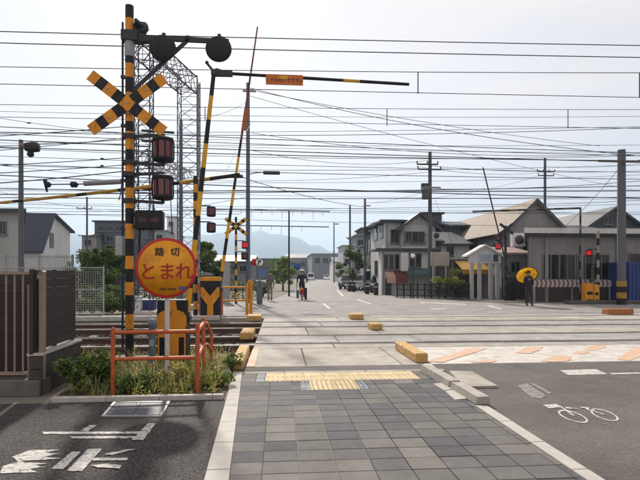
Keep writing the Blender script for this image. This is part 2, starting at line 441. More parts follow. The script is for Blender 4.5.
# worn orange diagonals painted across the white approach panels
for q in ([(428, 362), (466, 349.5), (488, 348.6), (470, 354.5), (442, 363)], [(515, 353.6), (527, 347.6), (543, 347), (541, 350), (530, 354)],
          [(541, 361.6), (556, 356), (572, 357), (568, 361.6), (552, 363)], [(584, 350.5), (592, 346), (606, 345.6), (606, 348), (595, 351)],
          [(618, 360), (632, 348.5), (656, 345.8), (672, 346.5), (642, 356), (630, 361.5)], [(470, 363), (486, 360.5), (498, 361.5), (490, 363.4)], [(572, 354), (580, 351.5), (590, 352), (584, 355)]):
    flat([[(a, min(max(b, 7.95), 9.82)) for a, b in ragged([(G(*p).x, G(*p).y) for p in q], 0.06, 0.025)]], 0.0125).build('orange_stripe', K['orange_worn'], deck_base)
flat([[(-0.53, 7.92), (-0.40, 7.92), (-0.40, 9.82), (-0.53, 9.82)]], 0.0125).build('orange_edge_line', K['orange_worn'], deck_base)
flat([[(3.2, 17.15), (16.2, 17.25), (16.2, 17.55), (3.2, 17.45)]], 0.009).build('white_line', K['white_worn'], far_road)
for q in ([(430, 309), (446, 308.3), (447, 309), (431, 309.8)], [(322, 303.6), (324, 303.3), (331, 308.5), (328, 308.8)], [(356, 300), (358, 299.6), (372, 304), (370, 304.5)], [(486, 306), (500, 309.5), (503, 309), (490, 305.5)],
          [(336, 290), (338, 290), (344, 296), (342, 296.4)], [(420, 302.3), (466, 304.2), (466, 305), (420, 303)]):
    flat([[(G(*p).x, G(*p).y) for p in q]], 0.009).build('lane_mark', K['white_worn'], far_road)

K['rust'] = mat('rust_stain', (0.25, 0.20, 0.16), 0.9, var=0.2, scale=3, col2=(0.34, 0.31, 0.28), thr=(0.46, 2.2, 0.14))
# yellow guard blocks at the edges of the walking lane
K['blocky'] = mat('faded_yellow_block', (0.46, 0.29, 0.10), 0.8, var=0.25, scale=6, col2=(0.26, 0.17, 0.09), thr=(0.58, 7), bump=0.2)
K['blockr'] = mat('rusty_orange_block', (0.34, 0.13, 0.04), 0.8, var=0.25, scale=6, bump=0.2)
def guard_block(x0, x1, y0, y1, h, label, m='blocky'):
    mb = MB().bb((0, 0, 0), (x1 - x0, y1 - y0, h), bev=0.018)
    o = mb.build('guard_block', K[m], None, (x0, y0, 0.008 if x0 > -0.54 else -0.0)); return tag(o, label, 'guard block', 'yellow guard blocks on the crossing')
guard_block(-0.75, -0.56, 7.68, 9.35, 0.15, 'long faded yellow block along the near left edge of the crossing')
guard_block(-0.90, -0.60, 11.3, 12.3, 0.16, 'faded yellow block at the left edge between the two tracks')
guard_block(-1.05, -0.60, 15.9, 16.7, 0.16, 'faded yellow block at the far left edge of the crossing')
guard_block(2.21, 2.42, 8.02, 9.5, 0.16, 'long yellow block between walkway and white and orange road panels')
guard_block(2.38, 2.68, 12.9, 13.5, 0.16, 'small yellow block standing between the tracks mid crossing')
guard_block(2.28, 2.70, 16.0, 16.6, 0.17, 'small yellow block on the far side mid crossing')
p = GD(608, 18.2); guard_block(p.x, p.x + 1.0, p.y, p.y + 0.35, 0.2, 'low rust orange block near the striped barrier masts at right', 'blockr')

# asphalt strip and pale kerb in front of the deck
tag(flat([[(-0.60, 7.425), (2.46, 7.425), (2.46, 7.895), (-0.56, 7.895)]], 0.006).build('asphalt_strip', A_road), 'dark asphalt strip between paving and crossing deck', kind='structure')

# paved walkway
walk = tag(MB().add([(-0.54, -3, 0.005), (2.25, -3, 0.005), (2.25, 7.42, 0.005), (-0.67, 7.42, 0.005), (-0.53, 3.6, 0.005)], [(0, 1, 2, 3, 4)]).build('walkway', K['concrete']),
           'walkway of grey paving blocks leading to the crossing', kind='structure')
def linx(y): return -0.355 - 0.195 * (y - 3.6) / 3.84      # inner line of the left kerb
PAV = [mat('paver_%s' % n, c, 0.85, var=0.2, scale=4, bump=0.5, bscale=170, rnd=0.10, col2=c2, thr=(0.56, 11, 0.10)) for n, c, c2 in
       (('slate', (0.072, 0.071, 0.082), (0.088, 0.087, 0.097)), ('grey', (0.098, 0.096, 0.101), (0.12, 0.115, 0.116)), ('warm', (0.124, 0.118, 0.114), (0.106, 0.102, 0.10)), ('pale', (0.162, 0.151, 0.140), (0.136, 0.128, 0.12)))]
jx = [-0.13 + 0.275 * k for k in range(9)]
RX = 2.125
def paver(x0, x1, y0, y1, m, name='paver'):
    if x1 - x0 < 0.03: return
    g = 0.0035
    return MB().bb((x0 + g, y0 + g, 0.006), (x1 - g, y1 - g, 0.022 + R.uniform(-0.0015, 0.0015)), bev=0.004).build(name, m, walk)
top, pitch, pitch2 = 7.29, 0.272, 0.236
rp = random.Random(21)
last = {}
for r in range(21):
    y1 = top - r * pitch if r < 4 else top - 4 * pitch - (r - 4) * pitch2; y0 = y1 - (pitch if r < 4 else pitch2)
    if r < 2:
        spans = [(linx(y0), -0.33), (1.95, RX)]
    elif r < 4: spans = [(linx(y0), 0.27), (1.13, RX)]
    else: spans = [(linx((y0 + y1) / 2), RX)]
    for a, b in spans:
        edges = [a] + [q for q in jx if a + 0.05 < q < b - 0.05] + [b]
        c = 0
        while c < len(edges) - 1:
            key = round(edges[c], 2)
            # tones tend to run on for two or three blocks, along or across
            u = rp.random()
            if u < 0.42 and key in last: t = last[key]
            elif u < 0.62 and c and r > 3: t = last.get(round(edges[c - 1], 2), 0)
            else: t = rp.choice((0, 0, 0, 1, 1, 1, 2, 2, 3))
            last[key] = t
            if c == 0 and a < 0 and edges[1] > a + .05:      # cut to the slanting kerb
                g_ = .0035; MB().prism([(linx(y0) + g_, y0 + g_, .006), (edges[1] - g_, y0 + g_, .006), (edges[1] - g_, y1 - g_, .006), (linx(y1) + g_, y1 - g_, .006)], None, (0, 0, .016)).build('paver', PAV[t], walk)
            else: paver(edges[c], edges[c + 1], y0, y1, PAV[t])
            c += 1
# tactile paving
K['tactile'] = mat('tactile_yellow', (0.52, 0.42, 0.25), 0.8, var=0.16, scale=6, bump=0.2, bscale=120, col2=(0.45, 0.36, 0.22), thr=(0.60, 8), rnd=0.06)
K['mosaic'] = mat('blue_grey_stone', (0.20, 0.21, 0.24), 0.8, var=0.3, scale=9, bump=0.4, bscale=90, rnd=0.3)
def tactile_tile(x0, x1, y0, y1, dots):
    mb = MB().bb((x0 + .002, y0 + .002, 0.006), (x1 - .002, y1 - .002, 0.023), bev=0.003)
    w, l = x1 - x0, y1 - y0
    if dots:
        n = 5
        for i in range(n):
            for j in range(n):
                c = (x0 + w * (i + .5) / n, y0 + l * (j + .5) / n, 0.023)
                mb.cyl(c, (c[0], c[1], 0.029), 0.014, 0.009, 8)
    else:
        for i in range(4):
            xx = x0 + w * (i + .5) / 4
            mb.bb((xx - .011, y0 + .012, 0.022), (xx + .011, y1 - .012, 0.0285), bev=0.004)
    return mb.build('tactile_tile', K['tactile'], walk)
for r in range(2):
    y1 = top - r * pitch; y0 = y1 - pitch
    n = 8; w = (1.94 + 0.20) / n
    for i in range(n): tactile_tile(-0.20 + i * w, -0.20 + (i + 1) * w, y0, y1, False)
    for j in range(2): paver(-0.325, -0.205, y0 + j * pitch / 2, y0 + (j + 1) * pitch / 2, K['mosaic'], 'small_stone')
    y1 = top - (r + 2) * pitch; y0 = y1 - pitch
    for i in range(2): tactile_tile(0.39 + i * 0.31, 0.70 + i * 0.31, y0, y1, True)
    for a in (0.275, 1.015):
        for j in range(2):
            for i in range(2): paver(a + i * .055, a + .055 + i * .055, y0 + j * pitch / 2, y0 + (j + 1) * pitch / 2, K['mosaic'], 'small_stone')
# kerbs: left flush stones, right flush stones, cross stones at the head of the paving
def stone(pts, z, name='kerb_stone', m=None, h=0.03):
    mb = MB(); c = sum((Vector(p) for p in pts), Vector((0, 0))) / len(pts)
    pts = [c + (Vector(p) - c) * 0.985 for p in pts]
    mb.prism([(p.x, p.y, z - h) for p in pts], None, (0, 0, h)); return mb.build(name, m or K['kerb'], walk)
y = 2.5
while y < 7.4:
    y2 = min(y + 0.6, 7.42)
    o = lambda v: -0.53 - 0.15 * (v - 3.6) / 3.84
    stone([(o(y), y), (linx(y) - .003, y), (linx(y2) - .003, y2), (o(y2), y2)], 0.028)
    y = y2 + 0.004
y = 2.3
while y < 5.2:
    stone([(2.13, y), (2.255, y), (2.255, y + 0.6), (2.13, y + 0.6)], 0.026); y += 0.604
x = linx(7.35)
while x < 2.1:
    stone([(x, 7.295), (x + .6, 7.295), (x + .6, 7.42), (x, 7.42)], 0.024, 'cross_stone', K['deck']); x += .604
# pale flush stones and concrete ramp beside the raised kerb blocks
for q, nm in (([(433, 385.5), (444, 384.5), (455, 391), (444, 392.5)], 'kerb_stone'), ([(445, 393), (456, 391.5), (468, 400.5), (455, 402)], 'kerb_stone')):
    stone([(G(*p).x, G(*p).y) for p in q], 0.027, nm)
stone([(G(*p).x, G(*p).y) for p in ((449, 373), (472, 373.5), (498, 388.5), (464, 389.5))], 0.035, 'ramp_slab', K['deck'])
stone([(G(*p).x, G(*p).y) for p in ((424, 366), (431, 366), (436, 370), (427, 370))], 0.035, 'ramp_slab', K['white'])
for y0, y1, x0, lab in ((5.36, 6.12, 2.155, 'nearer raised concrete kerb block at the edge of the walkway'), (6.20, 7.36, 2.13, 'farther raised concrete kerb block beside the pale ramp slab')):
    mb = MB(); pr = [(0, 0), (0.165, 0), (0.155, 0.085), (0.012, 0.085)]
    mb.prism([(x, 0, z) for x, z in pr], None, (0, y1 - y0, 0))
    ob = mb.build('kerb_block', mat('kerb_block_concrete', (0.33, 0.31, 0.28), 0.85, var=0.25, scale=8, bump=0.3, bscale=80), None, (x0, y0, 0.022)); tag(ob, lab, 'kerb block', 'raised kerb blocks')
    ob.rotation_euler[2] = 0.03

# road paint on the right: bar, faded mark, bicycle symbol
W1 = mat('road_paint_white', (0.50, 0.48, 0.455), 0.75, var=0.15, scale=14, col2=(0.16, 0.15, 0.14), thr=(0.57, 16, 0.08), bump=0.4, bscale=120)
W2 = mat('road_paint_faded', (0.27, 0.255, 0.24), 0.8, var=0.15, scale=14, col2=(0.12, 0.11, 0.105), thr=(0.5, 14, 0.12), bump=0.4, bscale=120)
def px_flat(polys, z, amp=0.007): return flat([ragged([(G(*p).x, G(*p).y) for p in q], 0.03, amp) for q in polys], z)
px_flat([[(560, 370.8), (596, 369.6), (608, 374.8), (568, 375.6)], [(609, 373.6), (700, 371.5), (700, 373), (613, 375)]], 0.0085).build('stop_bar', W1, road)
px_flat([[(517, 386), (527, 383.8), (546, 396), (541, 399.5), (531, 398)], [(529, 383.6), (534, 384), (552, 393.6), (549, 395)]], 0.0085).build('faded_arrow', W2, road)
def ring(cx, cy, rx, ry, tilt, w, n=28):
    out = []
    for i in range(n):
        q = []
        for k, s in ((i, 1), (i + 1, 1), (i + 1, 1 - w), (i, 1 - w)):
            t = 2 * math.pi * k / n; a, b = rx * s * math.cos(t), ry * s * math.sin(t)
            q.append((cx + a * math.cos(tilt) - b * math.sin(tilt), cy + a * math.sin(tilt) + b * math.cos(tilt)))
        out.append(q)
    return out
def stroke(x0, y0, x1, y1, w): return [(x0 - w, y0), (x0 + w, y0), (x1 + w, y1), (x1 - w, y1)]
for q in ((573, 417.2, 16), (604.5, 415.6, 15)): px_flat(ring(q[0], q[1], q[2], 4.6, 0.31, 0.17), 0.0085, 0.002).build('bicycle_symbol', W1, road)
px_flat([[(543, 405.8), (556, 404.6), (560, 408), (549, 409.2)], stroke(558.5, 406, 574, 416.5, 1.2), stroke(566, 408, 581, 408.6, 1.3)[0:2] + [(582, 410), (566, 409.2)],
         stroke(584, 408, 590, 411.6, 1.1), [(581, 407.6), (590, 408.6), (589, 410), (581, 408.8)], stroke(590, 410.5, 604, 415.8, 1.0)], 0.0092).build('bicycle_symbol', W1, road)

# painted letters on the dark footpath and the framed inspection cover
W3 = mat('path_paint_white', (0.50, 0.48, 0.46), 0.8, var=0.2, scale=20, col2=(0.10, 0.095, 0.09), thr=(0.57, 26, 0.06), bump=0.6, bscale=110)
px_flat([[(42, 432.6), (150, 432.4), (149, 434.6), (44, 435)], [(69, 437.2), (146, 437), (145, 439.3), (72, 439.4)], [(80, 431.6), (90, 425.8), (97, 426), (88, 432)],
         [(132, 441), (148, 424.2), (156, 424.4), (143, 441)]], 0.0085).build('painted_letter', W3, path)
px_flat([[(0, 474.5), (3, 467), (18, 462.5), (12, 458), (30, 451), (60, 450.6), (46, 453.6), (62, 454.6), (44, 457.4), (62, 459.4), (44, 461), (20, 461.6), (28, 463.6), (48, 464.4), (34, 466.2), (46, 468.4), (30, 470), (38, 473.4), (14, 474)],
         [(51, 470), (72, 452.6), (81, 452.6), (63, 470.6)], [(67, 472), (88, 450), (102, 450), (82, 472.4)], [(104, 455.5), (126, 450.4), (136, 450.2), (112, 456)],
         [(90, 459), (128, 459), (127, 461.6), (90, 461.8)], [(90, 466.6), (104, 465), (122, 466.6), (120, 470), (98, 468.6)]], 0.0085).build('painted_letter', W3, path)
cov = thing('inspection_cover', 'framed steel inspection cover set in the dark footpath', 'cover', (0, 0, 0))
q = [G(*p) for p in ((101, 417.5), (162, 417.5), (170, 402.5), (114, 402.5))]
cov.location = (q[0].x, q[0].y, 0)
ql = [(p - q[0]) for p in q]; cc = sum(ql, Vector()) / 4
mb = MB(); inn = [cc + (p - cc) * 0.90 for p in ql]
for i in range(4):
    j = (i + 1) % 4
    mb.prism([(ql[i].x, ql[i].y, 0.005), (ql[j].x, ql[j].y, 0.005), (inn[j].x, inn[j].y, 0.005), (inn[i].x, inn[i].y, 0.005)], None, (0, 0, 0.011))
mb.build('frame', K['galv'], cov)
K['coverplate'] = mat('cover_plate', (0.10, 0.105, 0.125), 0.6, 0.3, var=0.25, scale=9, bump=0.4, bscale=150, col2=(0.24, 0.22, 0.22), thr=(0.58, 5))
for k in range(2):
    a, b = (0.01, 0.495) if k == 0 else (0.505, 0.99)
    L_ = lambda u, v: (inn[0] * (1 - u) + inn[1] * u) * (1 - v) + (inn[3] * (1 - u) + inn[2] * u) * v
    MB().prism([L_(a, .03) + Vector((0, 0, .005)), L_(b, .03) + Vector((0, 0, .005)), L_(b, .97) + Vector((0, 0, .005)), L_(a, .97) + Vector((0, 0, .005))], None, (0, 0, 0.007)).build('lid', K['coverplate'], cov)

# planted verge with its concrete edging
verge = tag(flat([[(-2.62, 5.96), (-0.66, 5.96), (-0.70, 7.6), (-0.78, 9.05), (-3.6, 9.05), (-3.6, 7.4), (-2.8, 7.3)]], 0.012).build('verge', K['soil']), 'earth verge full of weeds below the orange railing', kind='structure')
x = -2.58
while x < -0.7:
    x2 = min(x + 0.6, -0.655)
    MB().bb((x, 5.875, 0.0), (x2 - .004, 5.955, 0.06), bev=0.006).build('edging_stone', K['kerb'], verge); x = x2

# ------------------------------------------------------------------ plants
def leaf(mb, c, s, rnd, mi, asp=2.2):
    a = Vector((rnd.gauss(0, 1), rnd.gauss(0, 1), rnd.gauss(0, .6))).normalized(); b = a.cross(Vector((rnd.gauss(0, 1), rnd.gauss(0, 1), rnd.gauss(0, 1)))).normalized()
    l, w = s * rnd.uniform(.45, 1.45), s / asp * rnd.uniform(.6, 1.4); n = a.cross(b) * (w * .25)
    mb.add([c - a * l * .5, c + b * w * .5 + n, c + a * l * .5, c - b * w * .5 + n], [(0, 1, 2), (0, 2, 3)], mi)
def clump(mb, c, r, n, s, rnd, w=(3, 4, 2), sq=(1, 1, .8)):
    for _ in range(n):
        d = Vector((rnd.gauss(0, 1), rnd.gauss(0, 1), rnd.gauss(0, 1))).normalized() * (rnd.random() ** .45)
        leaf(mb, c + Vector((d.x * r * sq[0], d.y * r * sq[1], d.z * r * sq[2])), s, rnd, rnd.choices((0, 1, 2), w)[0])
def shrub(loc, r, h, n, s, label, mats=LEAF, group=None, seed=1, name='shrub', w=(3, 4, 2)):
    rnd = random.Random(seed); t = thing(name, label, 'shrub', loc, 0, group)
    st, fo = MB(), MB()
    for i in range(7):
        a = rnd.uniform(0, 6.28); e = Vector((math.cos(a) * r * .7, math.sin(a) * r * .7, h * rnd.uniform(.55, .95)))
        st.tube([(0, 0, -.02), e * .5 + Vector((0, 0, .05 * h)), e], [.02 * h + .004, .012 * h + .003, .003], 5)
        for k in range(3):
            c = e * rnd.uniform(.5, 1.05) + Vector((rnd.uniform(-r, r) * .35, rnd.uniform(-r, r) * .35, 0)); c.z = max(c.z, h * .12)
            clump(fo, c, r * rnd.uniform(.28, .5), n // 21, s, rnd, w)
    st.build('stem', K['bark'], t); f = fo.build('foliage', mats, t); f['kind'] = 'stuff'; return t
def tree(loc, h, r, n, s, label, trunk_h=None, mats=LEAF, seed=1, name='tree', group=None, w=(4, 4, 2), sq=1.0):
    rnd = random.Random(seed); t = thing(name, label, 'tree', loc, 0, group); th = trunk_h or h * .35
    tk, cr_ = MB(), MB()
    rad = h * .02 + .02
    tk.tube([(0, 0, -.05), (rnd.uniform(-.04, .04) * h, 0, th * .6), (rnd.uniform(-.04, .04) * h, 0, th), (0, 0, h * .8)], [rad * 1.2, rad, rad * .8, rad * .3], 8)
    for i in range(10):
        a = rnd.uniform(0, 6.28); z0 = th * rnd.uniform(.7, 1.1); q = r * rnd.uniform(.5, .95)
        e = Vector((math.cos(a) * q, math.sin(a) * q, th + (h - th) * rnd.uniform(.1, .92)))
        k = 1 - .45 * abs((e.z - th) / (h - th) * 2 - .8); e.x *= k; e.y *= k
        tk.tube([(0, 0, z0), e * .5 + Vector((0, 0, z0 * .4)), e], [rad * .5, rad * .3, rad * .12], 5)
        for j in range(3):
            c = e + Vector((rnd.gauss(0, r * .22), rnd.gauss(0, r * .22), rnd.gauss(0, r * .18)))
            clump(cr_, c, r * rnd.uniform(.13, .40), n // 30, s, rnd, w, (1, 1, sq * .8))
    tk.build('trunk', K['bark'], t); f = cr_.build('crown', mats, t); f['kind'] = 'stuff'; return t

# verge: low weeds as one mass, and the bushes one can tell apart
rnd = random.Random(5); mb = MB()
for _ in range(760):
    x, y = rnd.uniform(-3.2, -0.78), rnd.uniform(6.0, 8.6)
    if x < -2.52 and y < 7.5: continue
    den = 0.55 + 0.45 * mnoise.noise(Vector((x * 1.6, y * 1.6, 2)))
    if rnd.random() > den + .15: continue
    hh = rnd.uniform(.03, .15) * (1.3 if x < -2.5 else 1)
    for k in range(9):
        leaf(mb, Vector((x + rnd.gauss(0, .06), y + rnd.gauss(0, .06), .02 + rnd.uniform(.1, 1) * hh)), rnd.uniform(.025, .065), rnd, rnd.choices((0, 1, 2, 3), (2, 4, 4, 2) if x < -2 else (1, 2, 4, 6))[0])
    if rnd.random() < .6:
        for k in range(6):
            a = rnd.uniform(0, 6.28); d = Vector((math.cos(a), math.sin(a), 0)); l = rnd.uniform(.10, .34); b = Vector((x, y, .01)); sd = Vector((-d.y, d.x, 0)) * .004
            mb.add([b - sd, b + sd, b + d * l * .35 + Vector((0, 0, l * .8)) + sd * .8, b + d * l * .35 + Vector((0, 0, l * .8)) - sd * .8, b + d * l * .8 + Vector((0, 0, l * .9))], [(0, 1, 2, 3), (3, 2, 4)], rnd.choice((2, 3)))
tag(mb.build('weeds', LEAF + [LEAFY[1]]), 'low green weeds and grass covering the verge', kind='stuff')
def at_g(px, py): p = G(px, py); return (p.x, p.y, 0.012)
shrub(at_g(78, 392), .28, .46, 1000, .075, 'leafy dark green bush against the dark wall', seed=2, w=(4, 4, 3))
shrub(at_g(98, 389), .24, .40, 900, .07, 'bright leafy bush left of the orange railing post', seed=3, w=(2, 4, 4))
shrub(at_g(128, 392), .25, .22, 600, .06, 'low green bush under the middle of the orange railing', seed=4)
shrub(at_g(148, 391), .2, .19, 500, .055, 'low green bush beside the stop sign post on its left', seed=14)
shrub(at_g(184, 389), .2, .30, 900, .05, 'rounded yellow green bush beside the stop sign post', LEAFY, seed=5)
shrub(at_g(206, 387), .2, .2, 600, .05, 'straw coloured bush at the right end of the orange railing', LEAFY, seed=6, w=(2, 4, 3))
shrub(at_g(222, 386), .2, .2, 650, .05, 'small green bush touching the pale kerb of the walkway', [LEAFY[0], LEAF[1], LEAFY[2]], seed=7)
shrub(at_g(232, 372), .14, .26, 450, .05, 'small dark bush beside the long yellow edge block', seed=8)

# ------------------------------------------------------------------ crossing signal mast in the left foreground
def stripes(mb, p0, p1, cuts, r, first=0, n=14):
    """round pole from p0 to p1 (p0 low) painted in bands; cuts are fractions"""
    p0, p1 = Vector(p0), Vector(p1); c = [0] + list(cuts) + [1]
    for i in range(len(c) - 1):
        mb.cyl(p0.lerp(p1, c[i]), p0.lerp(p1, c[i + 1]), r, r, n, (first + i) % 2, caps=(i == 0 or i == len(c) - 2))
def crossbuck(par, c, half, width, ang, dy, mats, th=0.02):
    segs = [(0.0, .13, 0), (.13, .35, 1), (.35, .59, 0), (.59, .79, 1), (.79, 1.0, 0)]
    for k, s in enumerate((1, -1)):
        mb = MB(); dx, dz = math.cos(ang), math.sin(ang) * s; d = Vector((dx, 0, dz)); u = Vector((-dz, 0, dx)) * width / 2
        off = Vector((0, dy - k * (th + .004), 0)); lo = -1
        pts = [(-b, -a, m) for a, b, m in segs[::-1]] + [(a, b, m) for a, b, m in segs]
        for a, b, m in pts:
            p, q = d * a * half, d * b * half
            mb.prism([Vector(c) + off + p - u, Vector(c) + off + q - u, Vector(c) + off + q + u, Vector(c) + off + p + u], None, (0, -th, 0), m)
        mb.build('crossbuck_arm', mats, par)
def omni_lamp(par, c, w, h, m_lens=None, rim=None):
    """all-round warning lamp: red drum in a black cage"""
    c = Vector(c); r = w * .40
    body = MB().lathe(c, [(r * .8, -h * .5), (r * 1.12, -h * .46), (r * 1.18, -h * .34), (r * .98, -h * .32)], 18).lathe(c, [(r * .98, h * .32), (r * 1.18, h * .34), (r * 1.12, h * .46), (r * .6, h * .52)], 18)
    for k in range(8):
        a = k * math.pi / 4 + math.pi / 8; q = Vector((math.cos(a), math.sin(a), 0)) * r * 1.14
        body.cyl(c + q - Vector((0, 0, h * .36)), c + q + Vector((0, 0, h * .36)), w * .035, n=6)
    o = body.build('lamp_housing', K['black'], par)
    ln = MB().lathe(c, [(r, -h * .36), (r * 1.02, -h * .2), (r * 1.02, h * .2), (r, h * .36)], 18)
    ln.build('lens', m_lens or K['lampred'], o); return o

base = GD(129.5, 8.2); DM = 8.2
mast = thing('crossing_signal', 'tall black and amber striped crossing signal mast behind the round stop sign', 'crossing signal', base)
def ml(px, py, dd=0.0): return D(px, py, DM + dd) - base      # local to the mast
def mz(py): return ZP(py, DM)
zt = mz(6)
band_px = [329, 314, 295, 282, 269, 256, 239, 224, 208.5, 188, 176, 163, 150, 132, 122, 93, 78, 64, 32, 19]
cuts = [mz(p) / zt for p in band_px]
mb = MB(); stripes(mb, (0, 0, 0), (0, 0, zt), cuts, 0.066, 0); mb.lathe((0, 0, 0), [(.16, 0.0), (.16, .05), (.075, .09)], 14, 0)
mb.build('pole', [K['black'], K['orange']], mast)
mb = MB(); mb.cyl((-.115, .02, .2), (-.115, .02, mz(22)), .018, n=8)
for z in (.6, 1.4, 2.2, 3.0, 3.9, 4.7, 5.4): mb.box((-.06, .02, z), (.16, .05, .05))
mb.build('conduit', K['dsteel'], mast)
crossbuck(mast, (0, -.09, mz(106)), .73, .185, math.radians(37.4), 0, [K['orange'], K['black']])
for bx_, bz_ in ((-.3, -.23), (.3, -.23), (-.3, .23), (.3, .23), (0, 0)): MB().lathe((bx_, -.117 - (.024 if bx_ * bz_ < 0 else 0) - (.0 if bx_ else .024), mz(106) + bz_), [(.0, -.012), (.014, -.01), (.018, 0)], 8, 0, 'Y').build('bolt', K['galv'], mast)
for z in (mz(106),): MB().box((0, -.075, z), (.14, .03, .3)).build('bracket', K['galv'], mast)
# warning lamps with brackets
for px, py in ((163, 149.5), (162.5, 187.5)):
    q = ml(px, py); l = omni_lamp(mast, (q.x, -.02, q.z), .37, .40)
    b = MB()
    b.bar((.05, -.02, q.z + .21), (q.x, -.02, q.z + .24), .05, .045)
    b.cyl((q.x, -.02, q.z + .2), (q.x, -.02, q.z + .26), .03); b.box((0, 0, q.z + .21), (.19, .19, .07)); b.build('lamp_bracket', K['dsteel'], mast)
    b = MB().bar((.05, -.02, q.z - .22), (q.x, -.02, q.z - .25), .05, .045); b.cyl((q.x, -.02, q.z - .26), (q.x, -.02, q.z - .19), .03); b.box((0, 0, q.z - .22), (.19, .19, .07)); b.build('lamp_bracket', K['dsteel'], mast)
# overhanging arm with two round signal plates
q0, q1 = ml(129.5, 37), ml(228, 38); b = MB()
b.bar((0.05, 0, q0.z), (q1.x, 0, q1.z), .05, .075); b.bar((.03, 0, mz(92)), (ml(188, 36).x, 0, mz(37)), .05, .05)
b.box((.02, 0, mz(37)), (.26, .2, .16)); b.prism([(.13, -.06, mz(33)), (.42, -.06, mz(37.5)), (.42, -.06, mz(41)), (.13, -.06, mz(43))], None, (0, .12, 0)); b.cyl((ml(187, 36).x - .03, 0, mz(36)), (ml(187, 36).x + .03, 0, mz(36)), .05)
b.build('overhang_arm', K['dsteel'], mast)
for px, py in ((163.5, 49.5), (218.5, 48.5)):
    q = ml(px, py); o = MB().lathe((q.x, -.10, q.z), [(0.0, -.03), (.20, -.028), (.212, -.015), (.212, .015), (.20, .02), (0, .02)], 36, 0, 'Y').build('signal_plate', K['black'], mast)
    h = MB().lathe((q.x, -.08, q.z), [(.09, 0), (.10, .12), (.11, .20)], 20, 0, 'Y'); h.box((q.x, .0, q.z + .2), (.05, .08, .16)); h.build('lamp_hood', K['black'], o)
    MB().lathe((q.x, .09, q.z), [(.085, 0), (.05, .02), (0, .03)], 18, 0, 'Y').build('lens', K['lampred'], o)
MB().lathe((0, 0, 0), [(.074, mz(57)), (.078, mz(56)), (.078, mz(42)), (.074, mz(41))], 14).build('name_band', mat('grey_band', (0.30, 0.30, 0.36), .5), mast)
# loudspeaker horn above the arm
b = MB(); q = ml(140, 24); b.lathe((q.x - .03, -.02, q.z), [(.03, -.12), (.045, -.06), (.06, 0), (.13, .13), (.135, .14), (.05, .02)], 16, 0, 'Y'); b.bar((.04, 0, q.z - .1), (q.x, 0, q.z), .04, .04); b.prism([(q.x - .06, 0, q.z + .1), (q.x + .14, 0, q.z - .08), (q.x - .04, 0, q.z - .12)], None, (0, .03, 0)); b.build('loudspeaker', K['dsteel'], mast)
# train direction indicator box
q = ml(150, 220.5); b = MB().box((q.x, -.03, q.z), (.44, .18, .31), bev=.02); b.bar((.05, 0, q.z + .1), (q.x - .2, 0, q.z + .1), .05, .05); b.bar((.05, 0, q.z - .1), (q.x - .2, 0, q.z - .1), .05, .05)
b.cyl((q.x - .17, 0, q.z - .15), (q.x - .17, 0, q.z - .95), .014, n=6)
ib = b.build('direction_indicator', K['black'], mast)
b = MB()
for s in (-1, 1):
    x0 = q.x + s * .1
    b.prism([(x0 + s * .085, -.1225, q.z), (x0, -.1225, q.z + .07), (x0, -.1225, q.z + .03), (x0 - s * .07, -.1225, q.z + .03), (x0 - s * .07, -.1225, q.z - .03), (x0, -.1225, q.z - .03), (x0, -.1225, q.z - .07)], None, (0, -.004, 0))
b.build('arrow_lens', mat('arrow_lens', (.05, .012, .012), .2), ib)
# small junction box and loose cables
b = MB().box((-.16, .03, mz(246)), (.12, .12, .32), bev=.012); b.build('junction_box', K['galv'], mast)
for k, (pa, pb) in enumerate((((122, 150), (150, 160)), ((122, 172), (118, 200)), ((124, 58), (140, 75)))):
    a, c = ml(*pa), ml(*pb); a.y = c.y = .05; mid = (a + c) / 2 + Vector((0, 0, -.12)); MB().tube([a, mid, c], .009, 6).build('cable_loop', K['wire'], mast)

# ------------------------------------------------------------------ round stop sign
DS = 6.45; base = GD(166.8, DS); K['signface'] = mat('sign_amber', (0.74, 0.31, 0.008), .45, var=.14, scale=5, col2=(.58, .22, .01), thr=(.58, 9, .08))
sign = thing('stop_sign', 'round amber stop sign with red rim on a pale post', 'road sign', base)
zc = ZP(268, DS); rr = 30.0 / F * DS
MB().cyl((0, 0.02, -.05), (0, .02, zc + .25), .031, n=14).build('post', mat('weathered_white_post', (.50, .49, .48), .6, var=.12, scale=4, col2=(.30, .22, .16), thr=(.66, 6)), sign)
plate = MB().lathe((0, -.035, zc), [(0, -.006), (rr * .98, -.006), (rr, -.003), (rr, .004), (rr * .97, .006), (0, .006)], 56, 0, 'Y').build('plate', K['red'], sign)
MB().lathe((0, -.042, zc), [(0, -.002), (rr * .905, -.002), (rr * .905, .002)], 56, 0, 'Y').build('face', K['signface'], plate)
MB().box((0, -.005, zc + .12), (.14, .05, .035)).box((0, -.005, zc - .12), (.14, .05, .035)).build('bracket', K['galv'], sign)
ink = mat('sign_black_ink', (.012, .012, .012), .5); inkr = mat('sign_red_ink', (.36, .012, .012), .5); inkb = mat('sign_blue_ink', (.05, .08, .22), .5)
pxm = DS / F
def spos(px, py): return ((px - 167.0) * pxm, -.0455, zc + (268 - py) * pxm)
lettering('lettering', '踏', 8.6 * pxm * 1.06, ink, plate, spos(160.6, 252.6), .0022)
lettering('lettering', '切', 8.6 * pxm * 1.06, ink, plate, spos(175.8, 252.6), .0022)
for ch, px in (('と', 149.5), ('ま', 167.8), ('れ', 184.6)):
    lettering('lettering', ch, 18.5 * pxm, inkr, plate, spos(px, 272.8), .0030, sx=.95)
lettering('lettering', '近畿日本鉄道', 2.85 * pxm, ink, plate, spos(168.5, 289.3), .0003)
o = MB().box((0, 0, 0), (7.4 * pxm, .002, 3.6 * pxm), bev=.0009).build('badge', inkb, plate, spos(183, 288.2))

